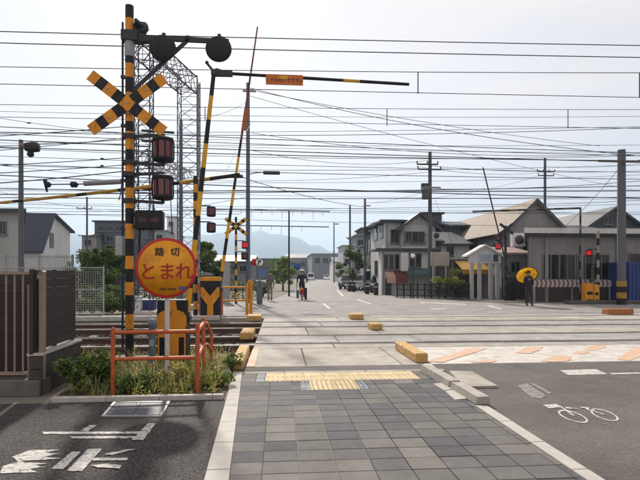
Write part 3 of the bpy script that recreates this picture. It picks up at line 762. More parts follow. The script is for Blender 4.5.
# ------------------------------------------------------------------ orange pipe railing round the verge
rl = thing('pipe_railing', 'orange red pipe railing around the verge below the stop sign', 'railing', GD(113, 6.0))
o0 = rl.location.copy()
def rloc(px, d, z): p = GD(px, d); return Vector((p.x - o0.x, p.y - o0.y, z))
P1, P2 = rloc(113, 6.0, 0), rloc(197.5, 6.12, 0); P3 = rloc(203.5, 7.2, 0); P4 = rloc(211.5, 8.0, 0)
def up(p, z): return Vector((p.x, p.y, z))
for P, h in ((P1, .80), (P2, .84), (P3, .82), (P4, .52)):
    MB().cyl(up(P, -.02), up(P, h), .026, n=12).ball(up(P, h), .027, 10).build('post', K['rail_orange'], rl)
for za, zb in ((.76, .76), (.44, .44)):
    MB().cyl(up(P1, za), up(P2, zb), .024, n=12).build('rail', K['rail_orange'], rl)
    MB().cyl(up(P2, zb), up(P3, za), .024, n=12).build('rail', K['rail_orange'], rl)
    MB().tube([up(P3, za), up(P3.lerp(P4, .4), za - .03), up(P4, za - (.26 if za > .5 else .2))], .024, 12).build('rail', K['rail_orange'], rl)
# little grey service post behind it
b = GD(152.5, 7.4); sp = thing('service_post', 'short grey blue service post behind the orange railing', 'service post', b)
MB().lathe((0, 0, 0), [(.055, -.02), (.055, .70), (.062, .71), (.062, .78), (.03, .80)], 14).build('body', mat('blue_grey_pvc', (.13, .17, .22), .5), sp)
MB().box((0, -.05, .45), (.06, .02, .1)).build('label_plate', K['galv'], sp)

# ------------------------------------------------------------------ near barrier: machine, folding arm, plate
DG = 7.95; base = GD(174, DG)
gate = thing('barrier_gate', 'near amber and black barrier machine with raised folding arm over the walkway', 'barrier', base)
mb = MB().bb((-.23, -.16, 0.0), (.23, .16, 1.06), bev=.02); cab = mb.build('cabinet', K['black'], gate)
sh = [(-.20, .015), (-.20, .42), (-.225, .42), (-.225, .74), (-.17, .85), (-.075, .90), (-.06, 1.04), (.06, 1.04), (.075, .90), (.17, .85), (.225, .74), (.225, .42), (.20, .42), (.20, .015), (.10, .015), (.10, .5), (.075, .5), (.075, .015)]
sh = [(-.225, .60), (-.225, .80), (-.18, .87), (-.08, .91), (-.06, 1.05), (.06, 1.05), (.08, .91), (.18, .87), (.225, .80), (.225, .60), (.215, .60), (.215, .02), (.19, .02), (.19, .48), (.105, .48), (.105, .02), (-.095, .02), (-.095, .48), (-.19, .48), (-.19, .02), (-.215, .02), (-.215, .60)]
MB().prism([(x, -.1625, z) for x, z in sh], None, (0, -.004, 0)).build('arrow_panel', K['orange'], cab)
MB().box((0, 0, .01), (.6, .45, .05)).build('plinth', K['concrete'], gate)
def gl(px, py, dy=0): p = D(px, py, DG) - base; return Vector((p.x, dy, p.z))
a0, a1 = gl(187, 312), gl(213.5, 71)
mb = MB(); n = 10
for i in range(n):
    p, q = a0.lerp(a1, i / n), a0.lerp(a1, (i + 1) / n); mb.cyl(p, q, .045 - .0012 * i, .045 - .0012 * (i + 1), 12, i % 2, caps=False)
arm = mb.build('arm', [K['yellow'], K['black']], gate)
MB().bar(gl(183, 335), gl(187, 312), .09, .10).cyl(gl(186, 318) - Vector((0, .1, 0)), gl(186, 318) + Vector((0, .1, 0)), .075, n=14).build('pivot', K['dsteel'], gate)
mb = MB().box(gl(214, 71.5), (.10, .09, .10), bev=.01); mb.bar(gl(214, 72), gl(232, 71.8), .075, .085); mb.bar(gl(213, 70), gl(206.5, 62), .03, .035); mb.ball(gl(206.5, 61.5), .03, 8)
mb.bar(gl(215, 68), gl(226, 71), .03, .04); mb.build('hinge', K['dsteel'], arm)
mb = MB(); fr = [232, 262, 304, 345, 362, 388, 414]
for i in range(len(fr) - 1):
    y0, y1 = 71.8 + (fr[i] - 232) * .029, 71.8 + (fr[i + 1] - 232) * .029
    mb.cyl(gl(fr[i], y0), gl(fr[i + 1], y1), .026, .024, 10, [1, 1, 1, 0, 1, 1][i], caps=True)
mb.build('folding_tip', [K['yellow'], K['black']], gate)
c = gl(284.5, 77.4); pl = MB().box((c.x, -.04, c.z), (37.5 * DG / F, .012, 10.6 * DG / F), bev=.003).build('notice_plate', mat('notice_orange', (.52, .13, .02), .5, var=.1), gate)
lettering('lettering', 'くぐらないで下さい', 4.3 * DG / F, ink, pl, (c.x, -.0475, c.z - .012), .001)
flag = MB().box((0, -.0475, 0), (.14, .003, .05)); flag.build('yellow_patch', K['yellow'], pl, (c.x - .02, 0, c.z + .035))

# ------------------------------------------------------------------ left edge: steel balustrade, dark slatted wall
K['tan'] = mat('tan_steel', (0.28, 0.205, 0.16), .5, .1, var=.15, scale=6)
DB = 6.0; p0 = GD(-60, DB); p1 = GD(41, DB)
pl = tag(MB().bb((0, 0, 0), ((p1 - p0).length, .28, .19), bev=.01).build('plinth_wall', mat('plinth_concrete', (.13, .115, .105), .9, var=.25, scale=4, bump=.2), None, (p0.x, p0.y - .05, 0)), 'low dark plinth under the tan steel balustrade', 'wall')
pl.rotation_euler[2] = math.atan2(p1.y - p0.y, p1.x - p0.x)
bal_ = thing('steel_balustrade', 'tan steel balustrade with upright bars at the left edge', 'balustrade', (p1.x, p1.y + .05, .19), math.atan2(p1.y - p0.y, p1.x - p0.x))
ztop = ZP(271.5, DB) - .19; u = DB / F
MB().bb((-1.25, -.02, ztop - .035), (-.145, .02, ztop)).build('top_rail', K['tan'], bal_)
MB().bb((-1.25, -.015, .05), (-.17, .015, .09)).build('bottom_rail', K['tan'], bal_)
for px in (4, 12.5, 21, -4.5, -13, -21.5, -30, -38.5): MB().box(((px - 41) * u, 0, (ztop + .05) / 2), (.022, .012, ztop - .1)).build('bar', K['tan'], bal_)
for px, w, z1 in ((29, .055, ztop - .16), (40.5, .055, ztop)): MB().bb(((px - 41) * u - w / 2, -.03, 0), ((px - 41) * u + w / 2, .03, z1)).build('post', K['tan'], bal_)
MB().bb((-.115, .005, .03), (-.033, .02, ztop - .1)).build('infill_panel', mat('tan_panel', (.26, .18, .13), .6, var=.1), bal_)
MB().bar(((27 - 41) * u, 0, ztop - .19), ((42.5 - 41) * u, 0, ztop + .005), .06, .03).build('sloping_handrail', mat('bright_handrail', (.55, .52, .50), .25, .4), bal_)
MB().bar(((28 - 41) * u, -.02, .02), ((41 - 41) * u, -.02, .10), .02, .02).build('brace', K['tan'], bal_)

wa, wb = GD(41, 5.98), GD(81, 7.3); wl_ = (wb - wa).length
dark = thing('slatted_wall', 'dark block wall topped with brown slats behind the balustrade', 'wall', wa, math.atan2(wb.y - wa.y, wb.x - wa.x) - math.pi / 2)
K['blockw'] = mat('dark_block', (.060, .055, .05), .95, var=.3, scale=5, bump=.4, bscale=40, rnd=.15)
K['slat'] = mat('dark_brown_slat', (.034, .028, .028), .7, var=.25, scale=4, stretch=(1, 1, 6), rnd=.12)
nb = 4; bw = wl_ / nb
for r_ in range(3):
    for k in range(-1, nb):
        y0 = (k + (.5 if r_ % 2 else 0)) * bw; y1 = y0 + bw - .008; y0, y1 = max(0, y0), min(wl_, y1)
        if y1 - y0 < .05: continue
        MB().bb((-.14, y0, r_ * .16), (0, y1, r_ * .16 + .153), bev=.006).build('block', K['blockw'], dark)
MB().bb((-.16, -.01, .482), (.02, wl_ + .01, .515), bev=.004).build('coping', K['concrete'], dark)
for i in range(9): MB().bb((-.085, 0.03, .54 + i * .108), (-.065, wl_ - .03, .54 + i * .108 + .105)).build('slat', K['slat'], dark)
for y_ in (0.02, wl_ / 2, wl_ - .04): MB().bb((-.13, y_ - .03, .5), (-.088, y_ + .03, 1.52)).build('post', K['slat'], dark)
# the wall turns back along the track behind the balustrade
wc = GD(-60, 7.5)
back = thing('slatted_wall', 'dark slatted wall running left behind the tan balustrade bars', 'wall', (wa.x - .3, wa.y + .45, 0), 0)
for i in range(13): MB().bb((-4.2, 0, .06 + i * .108), (0, .02, .06 + i * .108 + .1065)).build('slat', K['slat'], back)
for x_ in (-4.1, -2.8, -1.4, -.06): MB().bb((x_ - .04, .022, 0), (x_ + .04, .09, 1.46)).build('post', K['slat'], back)

# ------------------------------------------------------------------ far-left equipment
def small_signal(px, d, top, lamps, label, bands=.28, xb=None, xm=None, r=.06, lit=(), name='crossing_signal', mats=None, lsize=.36, side=1, ls2=None):
    b = GD(px, d); t = thing(name, label, 'crossing signal', b); zt = ZP(top, d); n = max(2, int(zt / bands)); mb = MB()
    stripes(mb, (0, 0, -.02), (0, 0, zt), [i / n for i in range(1, n)], r, 0, 10); mb.build('pole', mats or [K['black'], K['yellow']], t)
    if xb: crossbuck(t, (0, -.08, ZP(xb[1], d)), xb[2] / F * d, xb[3] / F * d, math.radians(37), 0, xm or [K['yellow'], K['black']])
    for i, (lx, ly) in enumerate(lamps):
        x_ = (lx - px) / F * d; z_ = ZP(ly, d); omni_lamp(t, (x_, 0, z_), lsize, lsize * 1.05, LIT if i in lit else None)
        MB().bar((0, 0, z_ + lsize * .6), (x_, 0, z_ + lsize * .6), .04, .04).bar((x_, 0, z_ + lsize * .6), (x_, 0, z_ + lsize * .48), .05, .05).build('lamp_bracket', K['dsteel'], t)
    return t
LIT = mat('lit_red_lens', (.55, .01, .02), .3, emit=((1, .02, .06), .28))
small_signal(195.5, 17.2, 176, [(211, 211.5), (211, 227.5)], 'slim amber and black mast with two dark red lamps across the tracks', lsize=.33, r=.075, mats=[K['black'], K['orange']])
small_signal(236, 25.2, 217, [(245, 245), (244.5, 256)], 'distant crossing signal with small yellow crossbuck left of the grey pole', xb=(236, 226.5, 13, 3.6), lit=(0,), lsize=.36)
# barrier machine across the tracks and its long raised arm
d = 16.95; b = GD(211, d); t = thing('barrier_gate', 'far left amber and black barrier machine with long thin raised arm', 'barrier', b)
cab = MB().bb((-.33, -.2, 0), (.33, .2, 1.36), bev=.03).build('cabinet', K['black'], t)
yy = [(-.30, 1.02), (-.30, 1.15), (-.10, .86), (-.06, .62), (-.20, .34), (-.28, .10), (-.14, .03), (0, .42), (.12, .03), (.26, .10), (.20, .34), (.08, .62), (.14, .90), (.31, 1.15), (.31, 1.02), (.02, .78)]
MB().prism([(x, -.2025, z) for x, z in [(-.10, .02), (-.10, .46), (-.31, .74), (-.31, 1.04), (-.23, 1.04), (0, .74), (.23, 1.04), (.31, 1.04), (.31, .74), (.10, .46), (.10, .02)]], None, (0, -.006, 0)).build('arrow_panel', K['orange'], cab)
MB().bb((-.34, -.21, 1.24), (.34, .21, 1.39), bev=.02).build('lid', K['orange'], cab)
def fl(px, py, dy=0): p = D(px, py, d) - b; return Vector((p.x, dy, p.z))
a0, a1 = fl(218.5, 288, .28), fl(257, 21, .28); mb = MB(); n = 16
for i in range(n):
    p, q = a0.lerp(a1, i / n), a0.lerp(a1, (i + 1) / n); r0 = .062 - .038 * i / n; mb.cyl(p, q, r0, r0 - .038 / n, 8, i % 2 if i < 8 else (2 if i % 4 else 0), caps=False)
mb.build('arm', [K['black'], K['yellow'], mat('dull_red_arm', (.16, .035, .03), .6)], t)
c = fl(244.5, 117, .22); nb_ = MB().box((0, 0, 0), (.17, .015, .75), bev=.004).build('notice_plate', mat('notice_rust', (.34, .09, .03), .6, var=.15), t, c); nb_.rotation_euler[1] = math.atan2(a1.x - a0.x, a1.z - a0.z)
MB().cyl(fl(218.5, 290, .05), fl(218.5, 290, .36), .12, n=14).build('pivot', K['dsteel'], t)
# orange railing at the far side
rl2 = thing('pipe_railing', 'orange railing along the far side beyond the tracks at left', 'railing', GD(222, 18.2))
def r2(px, z, d=18.2): p = GD(px, d); return Vector((p.x - rl2.location.x, p.y - rl2.location.y, z))
for px, z in ((200, 1.15), (222, 1.05), (247, 1.1), (251, 1.25)): MB().cyl(r2(px, 0), r2(px, z), .04 if px < 245 else .06, n=10).build('post', K['rail_orange'] if px < 245 else K['orange'], rl2)
for z in (1.0, .52): MB().cyl(r2(200, z), r2(251, z), .035, n=10).build('rail', K['orange'], rl2)
MB().tube([r2(247, 1.0), r2(249, 1.22), r2(251.5, 1.25)], .045, 10).build('rail', K['orange'], rl2)
# retaining kerbs at the left of the crossing
for nm, px0, px1, d_, h, lab in (('retaining_kerb', 150, 246, 17.0, .22, 'dark concrete kerb below the far orange railing'),):
    a = GD(px0, d_); c = GD(px1, d_); o = MB().bb((0, 0, -.3), (c.x - a.x, .25, .05), bev=.02).build(nm, K['concrete'], None, (a.x, a.y, 0)); tag(o, lab, 'kerb')
# cabinets beyond the track
for px, w, top, d_, m, lab in ((136, .36, 297, 17.6, K['white'], 'narrow white equipment cabinet beyond the tracks'), (148, .5, 300, 18.0, K['blue'], 'blue equipment cabinet beyond the tracks'), (226, .4, 262, 26, K['galv'], 'grey equipment cabinet under the distant yellow crossbuck')):
    b = GD(px, d_); h = ZP(top, d_); t = thing('equipment_cabinet', lab, 'cabinet', b)
    MB().bb((-w / 2, -.2, .04), (w / 2, .2, h), bev=.015).build('body', m, t); MB().bb((-w / 2 + .03, -.206, .1), (w / 2 - .03, -.201, h - .06)).build('door', m, t); MB().box((w / 2 - .07, -.215, h * .5), (.02, .02, .12)).build('handle', K['dsteel'], t); MB().bb((-w / 2 - .02, -.22, h), (w / 2 + .02, .22, h + .03)).build('cap', K['galv'], t)
# mesh fence on the far side, left
mf = thing('mesh_fence', 'grey wire mesh fence behind the tracks at left', 'fence', (-22, 17.6, 0))
for i in range(9): MB().cyl((i * 2.0, 0, 0), (i * 2.0, 0, 1.75), .03, n=8).build('post', K['galv'], mf)
for z in (.12, 1.7, .95): MB().cyl((0, .0, z), (16, .0, z), .018, n=6).build('rail', K['galv'], mf)
for i in range(8):
    mb = MB()
    for k in range(25): mb.bar((i * 2 + .04 + k * .08, .03, .12), (i * 2 + .04 + k * .08, .03, 1.7), .009, .009)
    for k in range(20): mb.bar((i * 2, .042, .12 + k * .08), (i * 2 + 2, .042, .12 + k * .08), .009, .009)
    mb.build('mesh_panel', K['galv'], mf)
# low cable trough beside the track (pale line)
tag(MB().bb((0, 0, 0), (16.5, .3, .16), bev=.02).build('cable_trough', mat('pale_trough', (.40, .39, .37), .9, var=.2), None, (-18.5, 16.75, -.06)), 'pale concrete cable trough along the far track at left', 'trough')
tag(MB().bb((0, 0, 0), (13, .25, .14), bev=.02).build('cable_trough', MATS['pale_trough'], None, (-15, 9.15, -.16)), 'pale concrete cable trough along the near track at left', 'trough')

# ------------------------------------------------------------------ lattice catenary structure
def lattice(mb, p0, p1, w, n, cr_=.035, br=.018, side=None):
    p0, p1 = Vector(p0), Vector(p1); d_ = (p1 - p0).normalized(); a = side or (Vector((1, 0, 0)) if abs(d_.x) < .8 else Vector((0, 1, 0))); a = (a - d_ * a.dot(d_)).normalized(); b_ = d_.cross(a)
    cs = [(-1, -1), (1, -1), (1, 1), (-1, 1)]; P = lambda k, t_: p0.lerp(p1, t_) + a * (cs[k][0] * w / 2) + b_ * (cs[k][1] * w / 2)
    for k in range(4): mb.bar(P(k, 0), P(k, 1), cr_, cr_)
    for i in range(n):
        for k in range(4):
            j = (k + 1) % 4; t0, t1 = i / n, (i + 1) / n
            mb.bar(P(k, t0), P(j, t1), br, br); mb.bar(P(j, t0), P(k, t1), br, br) if k % 2 else mb.bar(P(k, t1), P(j, t1), br, br)
K['lat'] = mat('lattice_steel', (.06, .065, .085), .55, .4, var=.2)
dA, dB_ = 17.6, 21.2; gA, gB = GD(144, dA), GD(189, dB_)
lt = thing('catenary_gantry', 'lattice steel gantry with two towers rising behind the main signal mast', 'gantry', gA)
zb = ZP(86, dB_); off = gB - gA
for nm, P, w, zt, n in (('tower', Vector((0, 0, 0)), .52, ZP(42, dA), 18), ('tower', Vector((off.x, off.y, 0)), .80, zb + .3, 16)):
    mb = MB(); lattice(mb, P, P + Vector((0, 0, zt)), w, n); mb.build(nm, K['lat'], lt)
    MB().bb((P.x - .5, P.y - .5, -.1), (P.x + .5, P.y + .5, .2), bev=.03).build('footing', K['concrete'], lt)
mb = MB(); lattice(mb, Vector((0, 0, zb)), Vector((off.x, off.y, zb)), .7, 7, .04, .02, Vector((0, 0, 1))); mb.build('beam', K['lat'], lt)
zl = ZP(178, dB_); mb = MB(); lattice(mb, Vector((-.1, 0, zl + .1)), Vector((off.x, off.y, zl)), .42, 9, .035, .02, Vector((0, 0, 1))); mb.build('lower_beam', K['galv'], lt)
mb = MB(); mb.cyl((off.x + .35, off.y + .3, 0), (off.x + .35, off.y + .3, zb + .2), .06, n=8); mb.build('riser_pipe', K['galv'], lt)
for px, py, d_ in ((148, 150, 17.4), (136, 140, 17.4), (152, 165, 18), (170, 184, 20)):
    p = D(px, py, d_) - gA; p2 = D(px + 2, py + 44, d_) - gA; MB().cyl(p, p2, .018, n=6).build('hanger', K['dsteel'], lt)
    mb = MB()
    for k in range(5): mb.lathe(p2 + Vector((0, 0, -.06 * k)), [(.02, .03), (.07, 0), (.03, -.02)], 10)
    mb.build('insulator', mat('insulator_brown', (.05, .035, .03), .3), lt)
for z_, L_ in ((ZP(133, dA), 1.1), (ZP(143, dA), 1.0), (ZP(190, dA), .9)):
    MB().bar((0, -.3, z_), (L_, -.3, z_ - .05), .07, .07).build('bracket_arm', K['dsteel'], lt)

# ------------------------------------------------------------------ poles
def pole(px, d, top, w, label, name='utility_pole', arms=(), m=None, base_z=0.0, taper=.75, cat='pole', lean=0.0):
    b = GD(px, d, base_z); t = thing(name, label, cat, b); zt = ZP(top, d) - base_z; r = w / 2
    MB().cyl((0, 0, -.1), (lean, 0, zt), r, r * taper, 12).build('shaft', m or K['conc_pole'], t)
    for kind, x0, x1, py in arms:
        z_ = ZP(py, d) - base_z; a, c = (x0 - px) / F * d, (x1 - px) / F * d
        if kind == 'arm':
            MB().bar((a, -r - .04, z_), (c, -r - .04, z_), .09, .09).build('crossarm', K['dsteel'], t)
            n = max(2, int(abs(c - a) / .55))
            for i in range(n + 1):
                xx = a + (c - a) * i / n; MB().lathe((xx, -r - .04, z_ + .04), [(.03, 0), (.06, .06), (.03, .09), (.06, .13), (.02, .18)], 8).build('insulator', MATS['insulator_brown'], t)
        elif kind == 'bar': MB().bar((a, -r - .03, z_), (c, -r - .03, z_), .08, .10).build('crossarm', K['tan'] , t)
        elif kind == 'can':
            MB().lathe(((a + c) / 2, -r - .25, z_), [(.02, -.02), ((c - a) / 2, 0), ((c - a) / 2, .75), (.1, .85)], 14).build('transformer', K['conc_pole'], t)
        elif kind == 'box': MB().box(((a + c) / 2, -r - .1, z_), (abs(c - a), .22, .5), bev=.02).build('switch_box', K['dsteel'], t)
        elif kind == 'lamp':
            mb = MB(); mb.tube([(0, 0, z_ - .1), (a * .6, 0, z_), (a, 0, z_ + .02)], .025, 6); mb.build('lamp_arm', K['dsteel'], t)
            MB().box(((a + c) / 2, 0, z_), (abs(c - a), .28, .16), bev=.04).build('lamp_head', K['dsteel'], t)
    return t
pole(21, 18, 140, .20, 'dark concrete pole carrying a round camera at upper left', arms=[('bar', 21, 33, 146)])
b = bpy.data.objects
cam_p = D(32, 147, 17.9); t = thing('signal_camera', 'round black signal head on top of the left concrete pole', 'signal head', cam_p)
MB().lathe((0, 0, 0), [(.06, -.25), (.15, -.22), (.19, .05), (.17, .22), (.0, .24)], 16, 0, 'X').build('housing', K['black'], t); MB().lathe((-.05, 0, -.25), [(.06, -.1), (.12, -.05), (.1, .08), (.0, .1)], 12).build('bracket', K['black'], t)
pole(181, 19.5, 120, .17, 'slim grey blue pole beside the lattice tower', m=mat('blue_grey_steel', (.10, .115, .16), .5, .3, var=.1))
pole(248, 27, 83, .25, 'tall slim grey pole with lamp heads right of the raised arm', arms=[('lamp', 226, 243, 176.5), ('lamp', 263, 280, 172.5), ('bar', 243, 256, 92)], m=MATS['blue_grey_steel'])
pole(430, 33, 152, .30, 'dark utility pole with crossarms in front of the gabled shop house', arms=[('arm', 416, 437, 165), ('arm', 417, 440, 170), ('box', 420, 428, 188), ('can', 420, 428, 200), ('bar', 424, 440, 188)], m=mat('dark_pole', (.075, .08, .095), .8, var=.15))
pole(545, 48, 158, .30, 'utility pole with short crossarm rising behind the brown roof', arms=[('arm', 536, 554, 172), ('arm', 537, 553, 176)], m=MATS['dark_pole'])
pole(621.5, 24.2, 150, .40, 'thick grey pole with a tan crossarm at the right edge', arms=[('bar', 594, 662, 162.5)], taper=.9)
b = GD(621.5, 24.2); t = thing('pole_guard', 'amber and black guard wrapped round the thick pole at right', 'pole guard', (b.x, b.y, .05)); mb = MB()
for i in range(4): mb.lathe((0, 0, 0), [(.225, i * .28), (.225, i * .28 + .28)], 16, i % 2)
mb.build('wrap', [K['black'], mat('dull_yellow', (.30, .19, .03), .7)], t)
pole(365, 43, 199, .24, 'utility pole with a side bracket near the parked white car', arms=[('bar', 363, 370, 206), ('box', 363, 368, 230)], m=MATS['dark_pole'])
pole(350, 52, 205, .24, 'utility pole behind the small street tree', arms=[('bar', 346, 353, 238)], m=MATS['dark_pole'])
pole(334, 95, 222, .28, 'far lamp pole at the end of the street', arms=[('lamp', 335, 339, 224)], name='lamp_pole')
pole(289, 34, 211, .14, 'thin dark post between the walker and the cyclist', name='post', m=K['dsteel'])
pole(413, 31, 258, .10, 'lamp post with a globe in front of the teal awning', name='lamp_pole', m=K['dsteel'])
pole(87, 50, 197, .22, 'distant utility pole above the dark left building', arms=[('arm', 78, 92, 209)], m=MATS['dark_pole'])
g = D(413, 256, 31); MB_ = MB().ball((0, 0, 0), .15, 14); o = MB_.build('lamp_globe', mat('frosted_globe', (.7, .7, .72), .3), None, g); tag(o, 'white globe on the lamp post before the gabled shop house', 'lamp')

# yellow guard tube over the low cable at left
def wire_pts(pa, pb, sag, n=14):
    return [pa.lerp(pb, i / n) + Vector((0, 0, -4 * sag * (i / n) * (1 - i / n))) for i in range(n + 1)]
pts = wire_pts(T(-30, 205.5, 17.6), T(240, 174.5, 17.6), .06, 26); t = thing('cable_guard', 'yellow guard tube with black joints on the low cable at left', 'cable', pts[0])
mb = MB(); nn = len(pts) - 1
for i in range(nn):
    mb.cyl(pts[i] - pts[0], pts[i + 1] - pts[0], .045 + .028 * i / nn, .045 + .028 * (i + 1) / nn, 8, 1 if i in (4, 10, 14, 19, 23, 24, 25) else 0)
mb.build('tube', [mat('ochre_tube', (.42, .24, .04), .6, var=.15), K['black']], t)
pts = wire_pts(T(70, 184, 17.2), T(122, 181.5, 17.2), .0, 4); t = thing('line_weight', 'grey tension rod with black insulators left of the main mast', 'insulator rod', pts[0])
MB().cyl(T(84, 183.5, 17.2) - pts[0], T(122, 181.5, 17.2) - pts[0], .085, n=10).build('rod', K['steel'], t); mb = MB()
for px in (48, 73, 75): q = T(px, 184.5, 17.2) - pts[0]; mb.lathe(q, [(.0, -.12), (.1, -.05), (.1, .05), (0, .12)], 8, 0, 'X')
mb.cyl(T(46, 184.5, 17.2) - pts[0], T(84, 184, 17.2) - pts[0], .02, n=6); mb.cyl(T(45, 180, 17.2) - pts[0], T(47, 192, 17.2) - pts[0], .07, .03, 8); mb.build('insulator', K['black'], t)

# ------------------------------------------------------------------ overhead wires
FULL = [  # y at left edge, y at right edge (photo rows), plane t, radius, sag
    (31, 45, 11.0, .010, .03), (42.5, 57, 11.6, .011, .03), (66, 72, 11.22, .008, .05), (84, 97.5, 11.22, .008, .0), (104, 109, 14.6, .008, .05), (117, 128.5, 14.6, .008, .0),
    (126, 152, 21.0, .016, .10), (133, 155, 21.5, .014, .10), (139, 161, 22.0, .020, .12), (146, 159.5, 22.5, .020, .15), (155, 171, 23.0, .012, .15), (163, 178, 23.5, .016, .15),
    (174, 197, 24.0, .024, .18), (188, 190, 25.0, .022, .12), (193.5, 185, 25.3, .022, .12), (197, 196.5, 25.6, .020, .10), (203, 214, 26.5, .012, .10), (212, 204, 27, .012, .05)]
rw = random.Random(77)
for k in range(13):      # thinner lines of the tangle between the heavier ones
    y0 = 112 + k * 8.6 + rw.uniform(-4, 4); FULL.append((y0 + rw.uniform(-9, 5), y0 + rw.uniform(-4, 14), 20 + k * 1.1, rw.choice((.008, .010, .013)), rw.uniform(.02, .55)))
order = sorted(range(len(FULL)), key=lambda i: FULL[i][0] + FULL[i][1])
for rank, i in enumerate(order):
    ya, yb, t_, r_, sag = FULL[i]; e = .35
    pa, pb = T(-640 * .12, ya - (yb - ya) * .12, t_), T(640 * 1.12, yb + (yb - ya) * .12, t_)
    pts = wire_pts(pa, pb, sag, 24); o = MB().tube([p - pts[0] for p in pts], r_, 6).build('overhead_wire', K['wire'], None, pts[0])
    tag(o, ordinal(rank) + ' overhead wire from the top, counted above the middle of the street', 'wire', 'wires strung along the tracks')
LOOSE = [  # pixel ends with depths, radius, sag, label
    ((250, 88, 27), (700, 161, 24), .016, .55, 'thin wire sagging right from the top of the tall slim grey pole'),
    ((250, 90, 27), (600, 146, 33), .014, .25, 'upper thin wire slanting from the tall grey pole to the right'),
    ((-60, 139, 15), (150, 124, 17.6), .014, .05, 'wire rising to the lattice tower just below the left crossbuck arm'),
    ((-60, 148, 15), (150, 138, 17.6), .012, .04, 'wire passing the camera head on the left pole'),
    ((-60, 155, 15), (150, 135, 17.6), .012, .04, 'wire crossing behind the camera head toward the lattice tower'),
    ((-60, 168, 15), (150, 156, 17.6), .014, .03, 'upper of two beaded wires left of the main mast'),
    ((-60, 176, 15), (150, 163, 17.6), .014, .03, 'lower of two beaded wires left of the main mast'),
    ((-60, 187, 15), (150, 168, 17.6), .018, .06, 'thick dark wire bending up toward the main mast at left'),
    ((-60, 195, 24), (250, 190, 27), .016, .05, 'wire running just above the yellow guard tube at left'),
    ((-60, 214, 40), (240, 214, 40), .02, .05, 'low distant wire above the dark roofed house'),
    ((430, 166, 33), (640, 171, 30), .014, .2, 'wire from the dark utility pole to the thick right pole'),
    ((430, 189, 33), (690, 176, 30), .018, .25, 'heavy cable from the dark utility pole toward the right edge'),
    ((430, 204, 33), (690, 197, 30), .016, .2, 'lowest cable from the dark utility pole toward the right edge'),
    ((365, 203, 43), (430, 190, 33), .012, .2, 'short cable between the two utility poles on the street'),
    ((250, 180, 27), (365, 207, 43), .018, .2, 'cable from the tall grey pole back to the street pole'),
    ((252, 121, 27), (224, 175, 17.6), .008, 0, 'stay wire falling left of the tall slim grey pole'),
    ((435, 200, 33), (460, 262, 33), .01, .05, 'drop wire from the dark utility pole to the sign board'),
    ((420, 167, 33), (545, 172, 48), .014, .35, 'wire from dark utility pole to the pole behind the brown roof')]
for a, c, r_, sag, lab in LOOSE:
    pts = wire_pts(D(*a), D(*c), sag, 16); o = MB().tube([p - pts[0] for p in pts], r_, 6).build('overhead_wire', K['wire'], None, pts[0]); tag(o, lab, 'wire')
for k, (a, c, r_, sag) in enumerate((((250, 96, 27), (720, 205, 40), .012, .5), ((252, 133, 27), (700, 150, 26), .014, .7), ((430, 160, 33), (250, 150, 27), .012, .5), ((430, 172, 33), (-40, 160, 30), .012, .9), ((545, 166, 48), (720, 150, 30), .012, .5),
        ((-50, 110, 19), (250, 140, 27), .010, .3), ((621, 163, 24.2), (720, 140, 20), .016, .1), ((545, 174, 48), (365, 203, 43), .012, .6), ((-50, 176, 40), (87, 208, 50), .016, .4), ((87, 210, 50), (250, 196, 40), .016, .6), ((621, 166, 24.2), (560, 230, 30), .012, .2), ((189, 120, 21), (250, 100, 27), .010, .2))):
    pts = wire_pts(D(*a), D(*c), sag, 16); o = MB().tube([p - pts[0] for p in pts], r_, 6).build('overhead_wire', K['wire'], None, pts[0])
    tag(o, ['slack wire from the tall grey pole down to the far right', 'slack wire from the tall grey pole across to the right edge', 'slack wire joining the tall grey pole and the dark utility pole', 'long slack wire running left from the dark utility pole', 'wire rising right from the pole behind the brown roof', 'wire sloping from the upper left down to the tall grey pole', 'short wire leaving the thick right pole upward', 'slack wire from the pole behind the roof to the bracketed pole', 'far wire from the left edge to the distant left pole', 'far wire from the distant left pole past the stop sign', 'drop wire from the thick right pole toward the depot roof', 'short slack wire between lattice tower and tall grey pole'][k], 'wire')
# hanging droppers of the two contact lines
for px, ya, yb, t_, lab in ((418, 72, 93.6, 11.22, 'short vertical dropper beside the tip of the folding arm'), (639.5, 73, 97.5, 11.22, 'short vertical dropper at the right edge of the sky'), (387, 109, 126, 14.6, 'short vertical dropper in the middle of the far contact line'), (568, 109.5, 128, 14.6, 'short vertical dropper right of centre in the far contact line'), (205, 107, 121, 14.6, 'short vertical dropper near the folding barrier arm')):
    a, c = T(px, ya, t_), T(px, yb, t_); o = MB().cyl((0, 0, 0), c - a, .013, n=6).build('dropper', K['wire'], None, a); tag(o, lab, 'dropper')
for px, py, d_, lab in ((29, 123, 16, 'small spacer bead hanging on a wire above the left pole'), (102, 158.5, 16.8, 'spacer bead on the upper beaded wire'), (102, 165.6, 16.8, 'spacer bead on the lower beaded wire'), (318, 152.5, 22, 'cable joint on the wires right of the tall grey pole')):
    o = MB().lathe((0, 0, 0), [(0, -.07), (.022, -.04), (.026, 0), (.022, .04), (0, .07)], 8, 0, 'X').build('spacer', K['black'], None, D(px, py, d_)); tag(o, lab, 'spacer')
